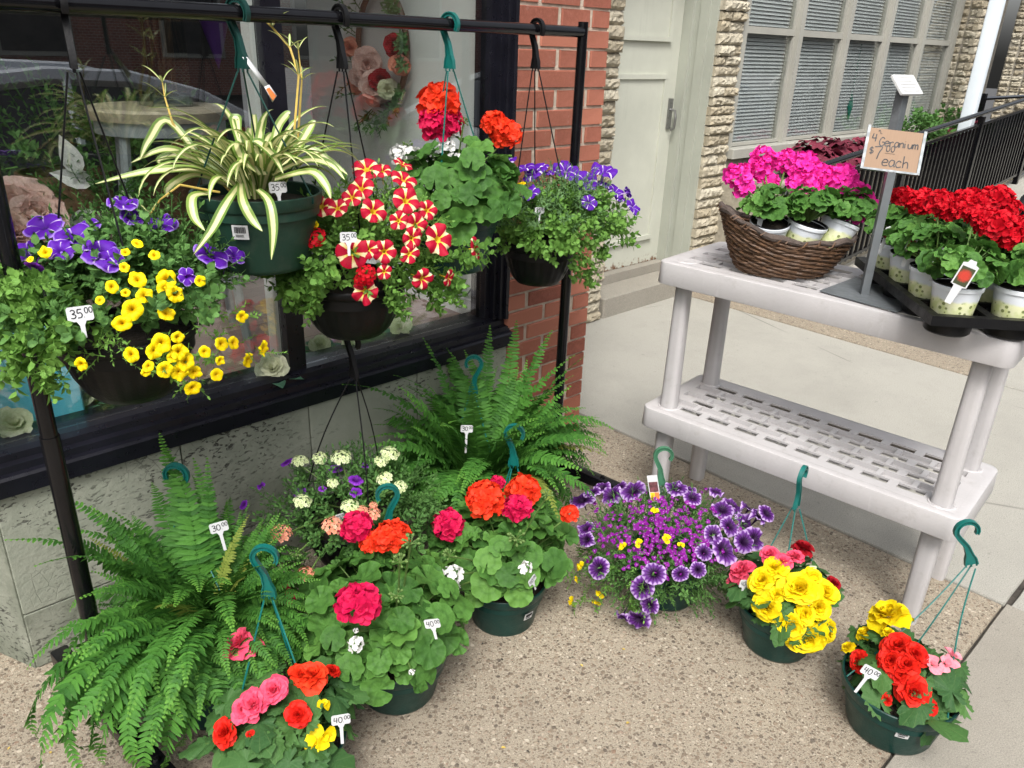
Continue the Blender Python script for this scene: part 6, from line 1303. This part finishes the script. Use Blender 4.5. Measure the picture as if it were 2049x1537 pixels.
# plants and baskets standing in the shop behind the glass
for k, (x, y, Y, r_, lab) in enumerate(((120, 300, 3.2, .24, 'dark leafy plant in a woven basket behind the left pane'), (330, 300, 3.3, .24, 'dark foliage plant far behind the round stool'), (200, 420, 2.45, .14, 'low dark plant with white spathes behind the glass'))):
    p = at_y(x, y, Y); t = thing('shop_plant', (p.x, Y, FZ), lab, 'plant', 'plants inside the shop'); foliage(t, cloud(p, (r_, r_, r_*.7), 60, r_*.55, SPR, -.3, .2, 40+k), 'leaf_petd'); gp('planter', G().lathe([(.001, 0), (r_*.5, 0), (r_*.65, max(.1, p.z-FZ-r_*.3)), (r_*.6, max(.1, p.z-FZ-r_*.3))], 24), M['wicker'], t)
    if k == 2:
        for j, (xx, yy) in enumerate(((160, 350), (190, 365), (185, 420), (240, 380))): pp = at_y(xx, yy, Y-.05); sl_ = simple_leaf(.11, .055, .5, .2, 5); part('spathe', G().add(sl_.v, sl_.f, sl_.p).mesh('spathe', M['p_white']), t, TRS(pp-t.location, frame(to_cam(pp), .3+j) @ Matrix.Rotation(.2, 4, 'X')))
p = at_y(430, 60, 3.7); o = thing('hanging_cone', p, 'violet paper cone hanging far inside the shop', 'decoration'); M['violet_paper'] = plain('violet_paper', (.09, .03, .2), .6)
gp('cone', G().lathe([(.002, -.16), (.06, .03), (.065, .035), (.055, .035)], 20), M['violet_paper'], o); gp('string', G().tube([(0, 0, .03), (0, 0, 2.99-p.z)], .003, 4), M['black_metal'], o)
# wreath on the white partition
wc = at_x(765, 130, 1.93); wr = thing('wreath', wc, 'flower wreath of red and blush blooms hanging on the white partition', 'wreath'); q = random.Random(6)
gp('twig_ring', G().tube([(0, math.cos(i*PI/16)*.16, math.sin(i*PI/16)*.21+.06) for i in range(33)], .012, 6), M['wicker'], wr)
for k, (x, y, s, mt) in enumerate(((790, 92, 24, 'p_darkred'), (762, 160, 22, 'p_darkred'), (735, 130, 34, 'p_blush'), (750, 175, 34, 'p_blush'), (725, 150, 24, 'p_blush'), (775, 180, 20, 'p_cream'), (800, 130, 22, 'p_peach'), (715, 170, 18, 'p_peach'), (700, 95, 18, 'p_peach'))):
    p = at_x(x, y, 1.9); part('bloom', ROSE[k % 4], wr, TRS(p-wc, frame(to_cam(p), k), s*depth(p)/FPX), M[mt])
lf = []; A = []
for k in range(46): a = q.uniform(0, 6.28); A.append(TRS(wc+V3((-.02, math.cos(a)*.16, math.sin(a)*.21+.03)), frame(V3((-.8, math.cos(a)+q.uniform(-.5, .5), math.sin(a)+q.uniform(-.5, .5))), 0), .1))
foliage(wr, [(*SPR[0], A)], 'leaf_pets')
o = gp('cable', G().tube([at_x(965, 0, 1.95), at_x(962, 120, 1.95), at_x(955, 260, 1.95), at_x(948, 420, 1.95), at_x(955, 560, 1.95), at_x(935, 590, 1.955), at_x(880, 570, 1.955)], .0035, 6), M['black_plastic']); tag(o, 'thin dark cable running down the white partition inside the window', 'cable')
